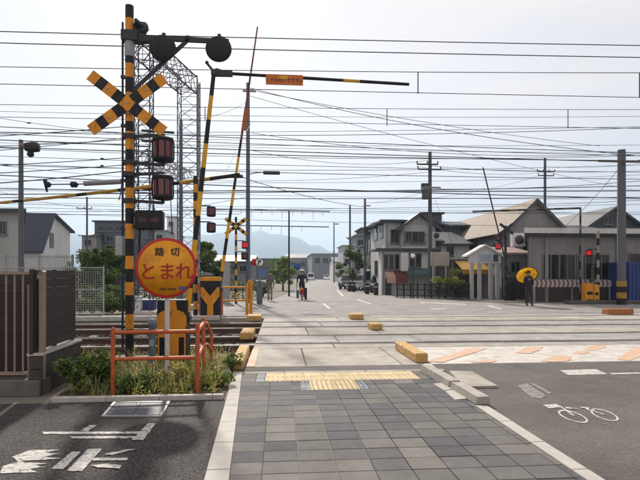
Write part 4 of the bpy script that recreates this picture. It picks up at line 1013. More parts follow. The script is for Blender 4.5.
# span beams with small hangers over the street
for y0, y1, x1, lab in ((209.5, 211.5, 330, 'upper thin span wire with short hangers over the far street'), (225, 227, 329, 'lower thin span wire with short hangers over the far street')):
    pa, pb = D(216, y0, 34), D(x1, y1, 34); t = thing('span_wire', lab, 'wire', pa); MB().tube([Vector(), pb - pa], .035, 6).build('span', K['dsteel'], t); mb = MB()
    for k in range(9 if y0 < 220 else 7):
        q = (pb - pa) * (.22 + .09 * k); mb.cyl(q, q + Vector((.04 * math.sin(k * 3), 0, -.30 - .25 * (k % 3 == 1))), .012, n=5)
    mb.build('hangers', K['dsteel'], t)

# ------------------------------------------------------------------ buildings
def wallmat(n, c, **k): return mat(n, c, .85, var=k.pop('var', .16), scale=k.pop('scale', 1.6), bump=.1, bscale=30, stretch=(1, 1, .25), col2=tuple(v * .84 for v in c), thr=(.57, 2.2, .10), **k)
WG = wallmat('wall_grey', (.22, .215, .22)); WB = wallmat('wall_beige', (.33, .30, .27)); WW = wallmat('wall_white', (.58, .58, .59)); WD = wallmat('wall_dark', (.065, .07, .085)); WBR = wallmat('wall_brown', (.07, .055, .05))
RD = mat('roof_dark_tile', (.045, .05, .062), .6, var=.25, scale=3, stretch=(1, 6, 1)); RN = mat('roof_navy', (.022, .026, .045), .55, var=.2, scale=3); RBN = mat('roof_brown_tile', (.17, .125, .095), .75, var=.25, scale=4)
FR = mat('window_frame', (.16, .16, .17), .5, .3)
def window(par, x, z, w, h, y, fr=FR, mull=True, sill=True):
    t = .05; mb = MB()
    mb.bb((x - w / 2 - t, y - .07, z - h / 2 - t), (x + w / 2 + t, y - .005, z - h / 2)); mb.bb((x - w / 2 - t, y - .07, z + h / 2), (x + w / 2 + t, y - .005, z + h / 2 + t))
    mb.bb((x - w / 2 - t, y - .07, z - h / 2), (x - w / 2, y - .005, z + h / 2)); mb.bb((x + w / 2, y - .07, z - h / 2), (x + w / 2 + t, y - .005, z + h / 2))
    if mull: mb.bb((x - .025, y - .06, z - h / 2), (x + .025, y - .005, z + h / 2))
    o = mb.build('window', fr, par); MB().bb((x - w / 2, y - .025, z - h / 2), (x + w / 2, y - .012, z + h / 2)).build('pane', K['glass'], o)
    if sill: MB().bb((x - w / 2 - .1, y - .14, z - h / 2 - t - .06), (x + w / 2 + .1, y - .002, z - h / 2 - t - .002)).build('sill', fr, o)
    return o
def bldg(name, label, px0, px1, d, top, depth, wall, wins=(), roof='flat', rm=None, cat='building', over=.25, apex=None, base=0.0, mull=True, door=None, side=(), gutter=True, skew=None):
    """box building whose front stands at camera depth d between two pixel columns; wins: (x0,y0,x1,y1) in photo pixels"""
    a, c = GD(px0, d), GD(px1, d); y0 = (a.y + c.y) / 2; xm = (a.x + c.x) / 2; w = c.x - a.x
    t = thing(name, label, cat, (xm, y0, base)); H = ZP(top, d) - base
    if roof == 'gable':      # gable towards the camera
        za = ZP(apex, d) - base
        MB().prism([(-w / 2, 0, -.1), (w / 2, 0, -.1), (w / 2, 0, H), (0, 0, za - .06), (-w / 2, 0, H)], None, (0, depth, 0)).build('wall', wall, t)
        for s in (-1, 1):
            e = Vector((s * (w / 2 + over), 0, H - over * (za - H) / (w / 2))); n_ = Vector((s * (za - H), 0, w / 2)).normalized() * .12
            rf = MB().prism([(0, -over, za), (e.x, -over, e.z), (e.x + n_.x, -over, e.z + n_.z), (0, -over, za + .13)], None, (0, depth + 2 * over, 0)).build('roof', rm, t)
            MB().bar((0, -over - .02, za + .02), (e.x, -over - .02, e.z + .02), .03, .18).build('bargeboard', WD, rf)
    elif roof == 'side':     # ridge parallel to the tracks
        za = ZP(apex, d) - base
        MB().prism([(-w / 2, 0, -.1), (-w / 2, depth, -.1), (-w / 2, depth, H), (-w / 2, depth / 2, za - .06), (-w / 2, 0, H)], None, (w, 0, 0)).build('wall', wall, t)
        for s in (0, 1):
            y1 = depth / 2; e = -over if s == 0 else depth + over; ze = H - over * (za - H) / (depth / 2)
            MB().prism([(-w / 2 - over, y1, za), (-w / 2 - over, e, ze), (-w / 2 - over, e, ze + .12), (-w / 2 - over, y1, za + .14)], None, (w + 2 * over, 0, 0)).build('roof', rm, t)
    else:
        if skew:       # side walls that do not stand square to the front
            k0, k1 = skew[0] * depth, skew[1] * depth
            MB().prism([(-w / 2, 0, -.1), (w / 2, 0, -.1), (w / 2 + k1, depth, -.1), (-w / 2 + k0, depth, -.1)], None, (0, 0, H + .1)).build('wall', wall, t)
            MB().prism([(-w / 2 - over, -over, H + .002), (w / 2 + over, -over, H + .002), (w / 2 + over + k1, depth, H + .002), (-w / 2 - over + k0, depth, H + .002)], None, (0, 0, .18)).build('roof', rm or wall, t)
        else: MB().bb((-w / 2, 0, -.1), (w / 2, depth, H)).build('wall', wall, t)
        rf = None if skew else MB().bb((-w / 2 - over, -over, H + .002), (w / 2 + over, depth + over, H + .18), bev=.02).build('roof', rm or wall, t)
    for (x0, ya, x1, yb) in wins:
        pa, pb = T(x0, ya, y0), T(x1, yb, y0)
        window(t, (pa.x + pb.x) / 2 - xm, (pa.z + pb.z) / 2 - base, pb.x - pa.x, pa.z - pb.z, 0, mull=mull)
    for (y_, z_, ww_, hh_) in side:       # windows on the wall towards the street
        o = MB().bb((-w / 2 - .06, y_ - ww_ / 2 - .05, z_ - hh_ / 2 - .05), (-w / 2 - .004, y_ + ww_ / 2 + .05, z_ + hh_ / 2 + .05)).build('window', FR, t)
        MB().bb((-w / 2 - .075, y_ - ww_ / 2, z_ - hh_ / 2), (-w / 2 - .062, y_ + ww_ / 2, z_ + hh_ / 2)).build('pane', K['glass'], o)
    if gutter and d < 60:
        MB().cyl((-w / 2 + .12, -.07, 0), (-w / 2 + .12, -.07, H - .05), .045, n=6).build('drainpipe', K['steel'], t)
    if door:
        pa, pb = T(door[0], door[1], y0), T(door[2], door[1], y0)
        dd = MB().bb((pa.x - xm, -.05, 0), (pb.x - xm, -.003, pa.z)).build('door', WD, t); MB().box((pb.x - xm - .12, -.08, pa.z * .48), (.03, .05, .14)).build('handle', K['galv'], dd)
    return t

# grey depot building at the right
dep = bldg('depot_building', 'long grey low building with white roof edge at the right', 523, 760, 27.5, 237, 8, wallmat('wall_taupe', (.225, .213, .215)), [(543, 255, 558, 279), (559.5, 255, 574, 279), (577, 255, 592, 279), (593.5, 255, 608, 279), (629, 254, 650, 265), (660, 254, 690, 279)], rm=WD, over=.35, mull=True, skew=(.53, 0))  # dark roof slab paints in the shadow under the white edge
a = GD(523, 27.5); c = GD(760, 27.5); w = c.x - a.x
MB().prism([(-w / 2 - .45, -.5, ZP(234.5, 27.5)), (w / 2, -.5, ZP(234.5, 27.5)), (w / 2, 8.1, ZP(234.5, 27.5)), (-w / 2 - .45 + .53 * 8.5, 8.1, ZP(234.5, 27.5))], None, (0, 0, ZP(229.5, 27.5) - ZP(234.5, 27.5))).build('roof_edge', WW, dep)
for px in (541, 575.5, 611): p = T(px, 275, a.y); MB().bb((p.x - dep.location.x - .09, -.09, 0), (p.x - dep.location.x + .09, -.01, ZP(238, 27.5))).build('pillar', WG, dep)
MB().bb((-w / 2 - .02, -.06, -.05), (w / 2, -.008, 1.05)).build('dark_lower_wall', WBR, dep)  # shade on the lower wall, built as a dark brown strip
# red and white chevron barrier before it
ch = thing('chevron_barrier', 'red and white chevron barrier board along the grey depot wall', 'barrier board', GD(571, 26.2)); o0 = ch.location.copy()
pa, pb = T(533, 280, o0.y), T(612, 287, o0.y); x0, x1, z1, z0 = pa.x - o0.x, pb.x - o0.x, pa.z, pb.z; n = 18; mb = MB(); mr_ = MB(); wseg = (x1 - x0) / n
MB().bb((x0, 0, z0), (x1, .03, z1)).build('board', mat('board_brown', (.16, .10, .10), .7), ch)
for i in range(n):
    xs_ = x0 + i * wseg; zm = (z0 + z1) / 2; q = wseg * .45
    MB().prism([(xs_, -.004, z0), (xs_ + q, -.004, z0), (xs_ + q * 1.7, -.004, zm), (xs_ + q, -.004, z1), (xs_, -.004, z1), (xs_ + q * .7, -.004, zm)], None, (0, -.006, 0)).build('chevron', mat('dusty_white', (.42, .38, .38), .7), ch)
for x_ in (x0 + .1, (x0 + x1) / 2, x1 - .1): MB().bb((x_ - .04, .032, 0), (x_ + .04, .1, z1)).build('leg', K['steel'], ch)
# blue panel box at the right edge
b = GD(640, 25.6); t = thing('blue_container', 'dark blue steel container at the right edge behind the thick pole', 'container', b); h = ZP(264, 25.6)
MB().bb((-.62, 0, .05), (1.6, 1.5, h)).build('body', K['blue'], t)
for i in range(11): MB().bb((-.6 + i * .2, -.03, .1), (-.5 + i * .2, -.002, h - .06)).build('rib', K['blue'], t)
MB().bb((-.66, -.05, h + .003), (1.64, 1.55, h + .1)).build('top_frame', K['blue'], t)

# brown roofed gable house
hs_ = bldg('gable_house', 'house with brown tiled roof and grey gable behind the depot', 506, 562, 36, 228, 15, WG, [(523, 246, 531, 258)], 'gable', RBN, 'house', .5, apex=201)
H_ = ZP(228, 36); aw = GD(506, 36); hx = aw.x - hs_.location.x
for k, y_ in enumerate((1.6, 4.2, 7.2, 10.6)):     # windows on the street side
    o = MB().bb((hx - .07, y_ - .6, H_ - 2.0), (hx - .004, y_ + .6, H_ - .8)).build('window', FR, hs_); MB().bb((hx - .085, y_ - .52, H_ - 1.92), (hx - .072, y_ + .52, H_ - .88)).build('pane', K['glass'], o)
an = bldg('annex', 'small grey annex with reddish lean-to roof beside the right signal', 501, 528, 30.2, 254, 5.2, WG, [(511, 262, 519, 272)], 'side', mat('roof_reddish', (.27, .19, .17), .8, var=.15, scale=4), 'building', .3, apex=247)
MB().bb((-.8, -.05, -.05), (.8, -.006, 1.3)).build('dark_lower_wall', WBR, an)
ac = GD(517, 29.6); t = thing('air_conditioner', 'white wall box between the annex and the grey depot', 'air conditioner', D(518, 240, 33)); MB().box((0, 0, 0), (.9, .4, .9), bev=.03).build('case', WW, t); MB().lathe((0, -.2, 0), [(.3, -.0), (.3, -.02), (0, -.02)], 18, 0, 'Y').build('fan_grille', WD, t); MB().bar((0, .2, -.45), (0, 3, -.45), .1, .05).build('bracket', K['steel'], t)
# white gabled porch on columns
dp = 29.3; b = GD(485, dp); t = thing('porch', 'white gabled porch on four pale columns beside the yellow canopy', 'porch', b)
hw = 16.5 / F * dp; z0, z1, za = ZP(263, dp), ZP(256, dp), ZP(246.5, dp)
gb = MB().prism([(-hw, 0, z0), (hw, 0, z0), (hw, 0, z1), (0, 0, za), (-hw, 0, z1)], None, (0, .14, 0)).build('gable', wallmat('porch_white', (.50, .53, .58)), t)
for s in (-1, 1): MB().prism([(0, -.12, za + .02), (s * (hw + .15), -.12, z1 - .05), (s * (hw + .15), -.12, z1 + .05), (0, -.12, za + .13)], None, (0, .9, 0)).build('roof', WW, t)
MB().bb((-.38, -.02, z0 + .1), (.38, -.004, z0 + .5)).build('sign_panel', mat('pale_blue_panel', (.30, .36, .44), .5), gb); MB().bb((.5, -.02, z0 + .08), (.78, -.004, z0 + .5)).build('dark_panel', WD, gb)
for px in (472, 480, 491.5, 498.5):
    x_ = (px - 485) / F * dp; MB().bb((x_ - .10, .0, 0), (x_ + .10, .2, z0 - .003), bev=.02).build('column', mat('column_grey', (.33, .33, .35), .8, var=.1), t)
# yellow canopy shop
sh_ = bldg('canopy_shop', 'dark shop front under a yellow canopy', 450, 500, 33, 262, 3, WBR, rm=WD, over=.05)
b = GD(477, 32.6); t = thing('canopy', 'yellow fabric canopy hung on the dark shop front', 'awning', (b.x, b.y, ZP(262, 32.6))); hw = 21 / F * 32.4
K['canopy'] = mat('canopy_yellow', (.74, .50, .13), .8, var=.1, trans=.5)
MB().prism([(-hw, .4, .10), (-hw, -1.0, -.50), (-hw, -1.0, -.53), (-hw, .4, .07)], None, (2 * hw, 0, 0)).build('top_sheet', K['canopy'], t)
mb = MB(); n = 12
for i in range(n):
    x0, x1 = -hw + 2 * hw * i / n, -hw + 2 * hw * (i + 1) / n
    mb.prism([(x0, -1.0, -.56), (x1, -1.0, -.56), (x1, -1.0, -.76), ((x0 + x1) / 2, -1.0, -.82), (x0, -1.0, -.76)], None, (0, .015, 0))
mb.build('valance', mat('canopy_valance', (.60, .30, .05), .8, trans=.4), t)
for s in (-1, 1): MB().cyl((s * (hw - .05), -.95, -.58), (s * (hw - .05), .38, -.9), .02, n=6).build('strut', K['steel'], t)
shut = MB().bb((.9, -.05, 0), (2.5, -.004, ZP(276, 33))).build('shutter', mat('shutter_plum', (.12, .075, .085), .7), sh_)
# two storey shop house with gable, and neighbours
ds = 38
WP = wallmat('wall_pale', (.50, .50, .50)); SV = [(1.2, 4.9, 1.0, 1.1), (3.4, 4.9, 1.0, 1.1), (1.2, 2.0, 1.0, 1.2), (3.4, 2.0, 1.0, 1.2)]
s0 = bldg('shop_house', 'pale boxy two storey house with dark flat roof at the shop corner', 385, 401, ds, 222.5, 6, WP, [(391, 230, 398.5, 242.5)], 'flat', RD, 'house', .45, side=SV)
s1 = bldg('shop_house', 'pale gabled two storey house behind the shop awnings', 401.5, 436, ds - .4, 227, 6, wallmat('wall_pale3', (.45, .455, .465)), [(406, 232, 410.5, 241), (412.5, 232, 424, 242)], 'gable', RD, 'house', .45, apex=214.5)
bal2 = MB()
tb = T(407, 243, GD(418, ds - 1.3).y)
by = GD(418, ds - .4).y - 1.0; xa, xb_ = T(404, 246, by).x, T(427, 246, by).x; bz = ZP(246.5, ds - 1.4)
t = thing('balcony', 'dark railed balcony on the gabled house above the awnings', 'balcony', ((xa + xb_) / 2, by, bz)); hw = (xb_ - xa) / 2
MB().bb((-hw, 0, -.12), (hw, .95, 0)).build('slab', WP, t); MB().bb((-hw, 0, .86), (hw, .05, .92)).build('rail', K['dsteel'], t)
for i in range(19): MB().box((-hw + .03 + i * (2 * hw - .06) / 18, .025, .43), (.025, .02, .86)).build('bar', K['dsteel'], t)
lo = bldg('corner_shop', 'white ground floor shop with tall windows under a dark eave', 381, 432, ds - 1.6, 251, 1.1, wallmat('wall_pale2', (.56, .55, .54)), [(384, 255, 387.5, 269), (389.5, 255, 393, 269), (395, 255, 398.5, 269), (410, 254, 414, 267), (416, 254, 420.5, 267)], rm=RD, over=.5, mull=False, door=(385, 279, 391))
bldg('side_wing', 'dark recessed wing between the shop house and notice board', 424, 441, ds + .6, 243, 4, WD, [(427, 247, 432, 256), (434, 247, 439, 256)], rm=RD)
for pa, col_, lab in (((387, 396, 273.5, 283), (.62, .42, .35), 'pale pink awning at the left end of the shop front'), ((396.3, 408, 274, 283), (.22, .06, .06), 'dark red awning beside the pale pink one'), ((409, 432, 271.5, 277), (.11, .18, .19), 'teal awning over the shop window')):
    d_ = ds - 2.6; x0, x1, ya, yb = pa; A_, B_ = D(x0, ya, d_), D(x1, yb, d_)
    t = thing('awning', lab, 'awning', A_); w_, h_ = B_.x - A_.x, A_.z - B_.z; m_ = mat('awning_%d' % int(x0), col_, .8, var=.1, trans=.3)
    MB().prism([(0, 1.0, .25), (0, 0, -h_ * .35), (0, 0, -h_ * .35 - .03), (0, 1.0, .21)], None, (w_, 0, 0)).build('top_sheet', m_, t); MB().bb((0, -.02, -h_), (w_, 0, -h_ * .36)).build('valance', m_, t)
    for x_ in (.05, w_ - .05): MB().bar((x_, 0, -h_ * .4), (x_, 1.0, -h_ * .8), .03, .03).build('strut', K['steel'], t)
nb2 = bldg('terrace_house', 'white walled house with dark roof behind the sign board', 438, 470, 41, 244, 9, WW, [(447, 247, 453, 255)], 'side', RD, 'house', .4, apex=229)
bldg('flat_roof_block', 'square grey block rising behind the gabled shop house', 424, 442, 50, 214, 4, WD, [(428, 218, 432, 224)])
bldg('eave_house', 'dark eaved house left of the brown tiled roof', 457, 497, 46, 226, 9, WD, [(462, 230, 470, 240), (476, 230, 484, 240)], 'side', RD, 'house', .8, apex=218)
# sign board on two posts
b = GD(440, 31.5); t = thing('sign_board', 'beige notice board on posts before the white walled house', 'sign', b); z1, z0 = ZP(252, 31.5), ZP(266, 31.5)
MB().bb((-.6, 0, z0), (.6, .06, z1), bev=.01).build('board', WB, t)
for x_ in (-.42, .42): MB().cyl((x_, .1, 0), (x_, .1, z1), .045, n=8).build('post', K['galv'], t)
for i in range(3): MB().bb((-.5, -.008, z0 + .12 + i * .24), (.5, -.002, z0 + .28 + i * .24)).build('strip', wallmat('strip_tan', (.33, .29, .25)), t)
# dark railing in front of the shops
t = thing('street_railing', 'dark low railing along the pavement before the shops', 'railing', GD(432, 30.2)); o0 = t.location.copy()
pa, pb = GD(397, 31.5) - o0, GD(469, 29.4) - o0; pa.z = pb.z = 0
for z_ in (.9, .55, .2): MB().cyl(pa + Vector((0, 0, z_)), pb + Vector((0, 0, z_)), .035, n=8).build('rail', K['black'], t)
for i in range(11): q = pa.lerp(pb, i / 10); MB().cyl(q, q + Vector((0, 0, .98)), .035, n=8).build('post', K['black'], t)
for i in range(40): q = pa.lerp(pb, (i + .5) / 40); MB().cyl(q + Vector((0, 0, .2)), q + Vector((0, 0, .9)), .014, n=5).build('bar', K['black'], t)

# street receding on the right: further houses
bldg('tall_house', 'dark narrow house left of the pale shop house', 372, 383, 46, 232, 4, WD, [(374, 236, 380, 246), (374, 251, 380, 262)], side=[(1, 4.2, 1, 1.1), (3, 4.2, 1, 1.1), (1, 1.8, 1, 1.1)])
bldg('apartment_block', 'grey blue flats behind the street tree', 356, 374, 62, 236, 6, wallmat('wall_bluegrey', (.24, .27, .31)), [(358, 240, 363, 246), (366, 240, 371, 246), (358, 250, 363, 256), (366, 250, 371, 256)])
bldg('apartment_block', 'pale low flats farther up the right side of the street', 343, 358, 82, 246, 7, wallmat('wall_palegrey', (.42, .44, .47)), [(345, 250, 349, 255), (352, 250, 356, 255), (345, 259, 349, 264), (352, 259, 356, 264)])
bldg('roof_tower', 'small dark roof tower above the flats', 362, 369, 66, 229, 5, WD)
bldg('warehouse', 'long grey warehouse at the far end of the street', 312, 342, 170, 254, 30, wallmat('wall_far', (.20, .22, .24)), [(315, 258, 320, 263), (323, 258, 328, 263), (331, 258, 336, 263)])
bldg('warehouse', 'low dark roofed building left of the far warehouse', 286, 313, 200, 258, 25, WG, [(290, 262, 295, 266), (300, 262, 305, 266)], 'side', RD, apex=253)
bldg('far_block', 'far dark block half hidden behind the tall slim pole', 255, 288, 150, 259, 20, WD, [(262, 263, 267, 267), (274, 263, 279, 267)])

# left: houses behind the tracks
bldg('pale_house', 'pale grey house cut by the left edge', -70, 20, 30, 212, 8, wallmat('wall_palegreen', (.36, .37, .37)), [(1, 222, 6, 234), (-20, 222, -10, 234)], 'flat', RD, 'house', .5, skew=(0, -.52))
d0 = 45.0; p0_ = GD(41, d0); xg = p0_.x; hb = thing('navy_roof_house', 'white gabled house with steep navy roof at left', 'house', (xg, p0_.y, 0)); u_ = lambda px: FWD + RGT * ((px - CX) / F)
dr, db_ = xg / u_(52).x, xg / u_(70).x; yr, yb = dr * u_(52).y - p0_.y, db_ * u_(70).y - p0_.y
ze, zr, zb_ = ZP(247, d0), ZP(215, dr), ZP(231, db_)
MB().prism([(0, 0, -.1), (0, yb, -.1), (0, yb, zb_ - .05), (0, yr, zr - .06), (0, 0, ze - .05)], None, (-12, 0, 0)).build('wall', WW, hb)
MB().prism([(.35, -.4, ze - .4 * (zr - ze) / yr), (.35, yr, zr), (.35, yr, zr + .18), (.35, -.4, ze - .4 * (zr - ze) / yr + .18)], None, (-12.7, 0, 0)).build('roof', RN, hb)
MB().prism([(.35, yb + .4, zb_ - .2), (.35, yr + .01, zr), (.35, yr + .01, zr + .18), (.35, yb + .4, zb_ - .02)], None, (-12.7, 0, 0)).build('roof', RN, hb)
o = MB().bb((.005, yr - .5, zr - 3.1), (.06, yr + .3, zr - 1.7)).build('window', FR, hb); MB().bb((.062, yr - .42, zr - 3.0), (.07, yr + .22, zr - 1.8)).build('pane', K['glass'], o)
for k in range(3): window(hb, -2.2 - k * 3, 1.9, 1.4, 1.3, 0)
MB().cyl((-3, yr, zr), (-3, yr, zr + 1.4), .03, n=6).build('aerial', K['dsteel'], hb)
bldg('office_block', 'dark blue grey block behind the left trees', 95, 126, 62, 222, 14, wallmat('wall_slate', (.075, .09, .115)), [(98, 226, 104, 231), (107, 226, 113, 231), (116, 226, 122, 231), (98, 236, 104, 241), (107, 236, 113, 241), (116, 236, 122, 241)], rm=WD)
bldg('side_block', 'grey building with low dark roof beside the left office block', 82, 96, 60, 236, 10, WG, [(85, 240, 91, 245)], 'side', RD, 'building', .3, apex=230)
bldg('pale_block', 'pale blue grey building behind the round stop sign', 138, 166, 80, 231, 14, wallmat('wall_paleblue', (.30, .33, .36)), [(141, 235, 146, 239), (149, 235, 154, 239), (157, 235, 162, 239)])
t = bldg('chimney_tower', 'slim pale tower above the round stop sign', 167, 175.5, 85, 217, 5, WW, [(169, 222, 173, 226)])
# low fence before the left houses
t = thing('garden_fence', 'grey slatted garden fence before the left houses', 'fence', GD(30, 24)); o0 = t.location.copy()
pa, pb = GD(-60, 24) - o0, GD(72, 24) - o0; pa.z = pb.z = 0; z1 = ZP(255, 24)
for i in range(60): q = pa.lerp(pb, (i + .5) / 60); MB().bb((q.x - .02, q.y, .1), (q.x + .02, q.y + .02, z1)).build('paling', K['galv'], t)
for z_ in (.3, z1 - .1, z1 * .6): MB().bar(pa + Vector((0, .04, z_)), pb + Vector((0, .04, z_)), .03, .05).build('rail', K['steel'], t)
for i in range(5): q = pa.lerp(pb, i / 4); MB().bb((q.x - .04, q.y + .06, 0), (q.x + .04, q.y + .12, z1 + .03)).build('post', K['steel'], t)

# trees and bushes beyond the tracks
def tr(px, d, top, rpx, n, s, lab, seed, mats=LEAF, **k): tree(GD(px, d), ZP(top, d), rpx / F * d, n, s, lab, mats=mats, seed=seed, **k)
tr(96, 24, 247, 22, 9000, .14, 'dark leafy tree behind the mesh fence at left', 31, trunk_h=.9)
tr(117, 27, 249, 20, 9000, .16, 'dark tree beside the main mast behind the mesh fence', 32, trunk_h=1.0)
tr(207, 30, 246, 20, 9000, .17, 'dark green tree between the stop sign and the distant crossbuck', 33, trunk_h=1.1)
tr(283, 46, 258, 13, 3400, .2, 'light green tree above the walking person', 34, [LEAF[1], LEAF[2], LEAFY[2]], trunk_h=.9)
tr(352, 47, 252, 16, 4600, .2, 'green street tree before the flats on the right side', 35, [LEAF[0], LEAF[1], LEAF[2]], trunk_h=1.2)
tr(278, 90, 262, 14, 2200, .32, 'far rounded tree beside the thin dark post', 38, trunk_h=1.4)
def sb(px, d, top, rpx, n, s, lab, seed, mats=LEAF, w=(3, 4, 2)): shrub(GD(px, d), rpx / F * d, ZP(top, d), n, s, lab, mats, None, seed, w=w)
sb(92, 18.6, 294, 17, 3200, .10, 'round bush behind the mesh fence left of the main mast', 41)
sb(112, 18.8, 300, 14, 2600, .10, 'darker bush behind the mesh fence next to the main mast', 42, w=(5, 3, 1))
sb(445, 30.8, 270, 13, 2600, .13, 'yellow green hedge bush beside the notice board', 43, [LEAF[1], LEAFY[2], LEAFY[0]])
sb(458, 31.2, 278, 10, 1600, .13, 'dark shrub under the left end of the yellow canopy', 44)
sb(263, 33, 281, 8, 1400, .12, 'small bush behind the walking person', 45)
sb(75, 26, 258, 10, 1500, .13, 'scruffy dark bush beside the white gabled house', 46)

# further roofs behind the depot and along the street
bldg('tile_roof_house', 'dark tiled gable roof behind the thick pole at right', 586, 640, 46, 226, 12, WD, [(604, 216, 611, 224)], 'gable', RD, 'house', .6, apex=208)
bldg('tile_roof_house', 'low dark tiled roof behind the white edge of the depot', 560, 604, 42, 231, 8, WG, roof='side', rm=RD, cat='house', over=.4, apex=222)
bldg('street_house', 'narrow white house beyond the dark narrow house', 376, 386, 52, 224, 4, WW, [(378, 229, 382, 236)], roof='flat', rm=WD, cat='house')
bldg('street_house', 'grey house with flat roof between the flats and the dark narrow house', 366, 377, 56, 246, 4, WG, [(368, 250, 374, 257)], roof='flat', rm=RD, cat='house')
bldg('street_house', 'low pale house beyond the street tree', 334, 345, 110, 262, 10, WW, [(336, 265, 340, 269)], roof='side', rm=RD, cat='house', apex=257)
for px, py, d_, lab in ((437, 236, 37.8, 'white box unit on the dark recessed wing'), (446, 280, 40.5, 'white box unit on the wall behind the notice board')):
    t = thing('air_conditioner', lab, 'air conditioner', D(px, py, d_)); MB().box((0, 0, 0), (.8, .35, .6), bev=.03).build('case', WW, t); MB().lathe((-.1, -.178, 0), [(.22, 0), (.22, -.015), (0, -.015)], 16, 0, 'Y').build('fan_grille', WD, t)
# vertical shop signs and drainpipes on the shop house
t = thing('shop_sign', 'narrow white upright sign on the corner of the shop house', 'sign', D(404.5, 262, 35.6)); MB().box((0, 0, 0), (.5, .15, 1.3), bev=.02).build('board', WW, t); MB().bar((0, .07, .4), (0, .9, .4), .05, .05).build('bracket', K['dsteel'], t)

# hedges, low walls and sheds that fill the ground behind the far track at left
rh = random.Random(90)
for k, (px0, px1, d_, top_, lab, w_) in enumerate(((70, 128, 21.5, 285, 'long dark hedge behind the mesh fence at left', (6, 3, 1)), (128, 216, 23.0, 284, 'dark hedge behind the stop sign and far barrier machine', (5, 4, 1)), (214, 258, 30.0, 281, 'clipped hedge under the distant yellow crossbuck', (4, 4, 2)))):
    a, c = GD(px0, d_), GD(px1, d_); t = thing('hedge', lab, 'hedge', a); mb = MB(); h_ = ZP(top_, d_); L_ = c.x - a.x
    for i in range(int(L_ * 520)):
        x_, y_, z_ = rh.uniform(0, L_), rh.uniform(-.35, .35), h_ * rh.random() ** .7
        z_ *= 1 + .22 * mnoise.noise(Vector((x_ * 1.3, k, 0))); leaf(mb, Vector((x_, y_, max(.05, z_))), .13, rh, rh.choices((0, 1, 2), w_)[0])
    f_ = mb.build('foliage', LEAF, t); f_['kind'] = 'stuff'; mb = MB()
    for i in range(int(L_ * 2)): mb.cyl((i * .5 + .2, 0, -.02), (i * .5 + .25, 0, h_ * .8), .03, .012, 5)
    f_ = mb.build('stems', K['bark'], t); f_['kind'] = 'stuff'
bldg('track_shed', 'low blue grey shed behind the left mesh fence', 82, 121, 25.0, 277, 3, wallmat('wall_steelblue', (.13, .15, .19)), [(88, 284, 96, 291), (102, 284, 110, 291)], rm=WD, over=.15)
bldg('track_shed', 'low dark shed seen between the stop sign and the far barrier machine', 186, 204, 26.5, 276, 3, WD, rm=WG, over=.15)
bldg('far_row_house', 'grey row house behind the distant yellow crossbuck', 212, 252, 48, 262, 8, wallmat('wall_rowgrey', (.20, .21, .22)), [(218, 266, 224, 271), (229, 266, 235, 271), (240, 266, 246, 271)], 'side', RD, 'house', .3, apex=255)

# ------------------------------------------------------------------ far right crossing equipment
small_signal(505.5, 28.2, 226, [(498, 238), (498, 246.5)], 'right side crossing signal with dark crossbuck beside the porch', xb=(505.5, 229, 8.5, 2.6), xm=[K['dsteel'], K['black']], lit=(1,), lsize=.34, r=.07, mats=[K['black'], K['dsteel']])  # backlit silhouette painted in: crossbuck takes black and dark steel
small_signal(598, 25.6, 231, [(588.5, 253)], 'striped mast with a lit red lamp left of the thick right pole', lit=(0,), lsize=.32, r=.075, mats=[K['black'], mat('dull_cream', (.32, .26, .20), .7)], bands=.34)
def gate_far(px, d, base_w, h, label, path, r, cab_m):
    b = GD(px, d); t = thing('barrier_gate', label, 'barrier', b)
    cab = MB().bb((-base_w / 2, -.2, 0), (base_w / 2, .2, h), bev=.02).build('cabinet', cab_m, t)
    MB().bb((-base_w / 2 + .05, -.207, h * .45), (base_w / 2 - .05, -.202, h * .6)).build('black_band', K['black'], cab); MB().bb((-base_w / 2 + .05, -.207, h * .1), (base_w / 2 - .05, -.202, h * .22)).build('black_band', K['black'], cab)
    for seg in path:
        mb = MB(); n = 12
        A_, B_ = [D(x, y, d) - b for x, y in seg]; A_.y = B_.y = .26
        for i in range(n): mb.cyl(A_.lerp(B_, i / n), A_.lerp(B_, (i + 1) / n), r, r, 8, i % 2, caps=i in (0, n - 1))
        mb.build('arm', [K['black'], mat('arm_grey', (.12, .10, .085), .7) if r > .045 else K['dsteel']], t)
    return t
gate_far(587.5, 25.3, .40, 1.02, 'right barrier machine with folding arm stretched left over the road', [((583, 300), (583.3, 207)), ((583.3, 207.5), (471, 212))], .048, K['orange'])
gate_far(594.5, 25.5, .28, .95, 'small yellow barrier machine beside the striped mast', [((594.5, 285), (596, 262))], .05, K['yellow'])
gate_far(511, 28.6, .34, 1.1, 'dark barrier machine with thin raised arm beside the porch', [((511, 275), (484, 167))], .04, K['black'])
a = GD(570, 24.6); o = MB().bb((0, 0, 0), (5.2, .5, .17), bev=.02).build('kerb_island', mat('dark_kerb', (.09, .085, .08), .9, var=.2), None, (a.x, a.y, 0)); tag(o, 'dark kerb island under the right barrier machines', 'kerb')
a = GD(541, 22.2); b = GD(600, 18.9)

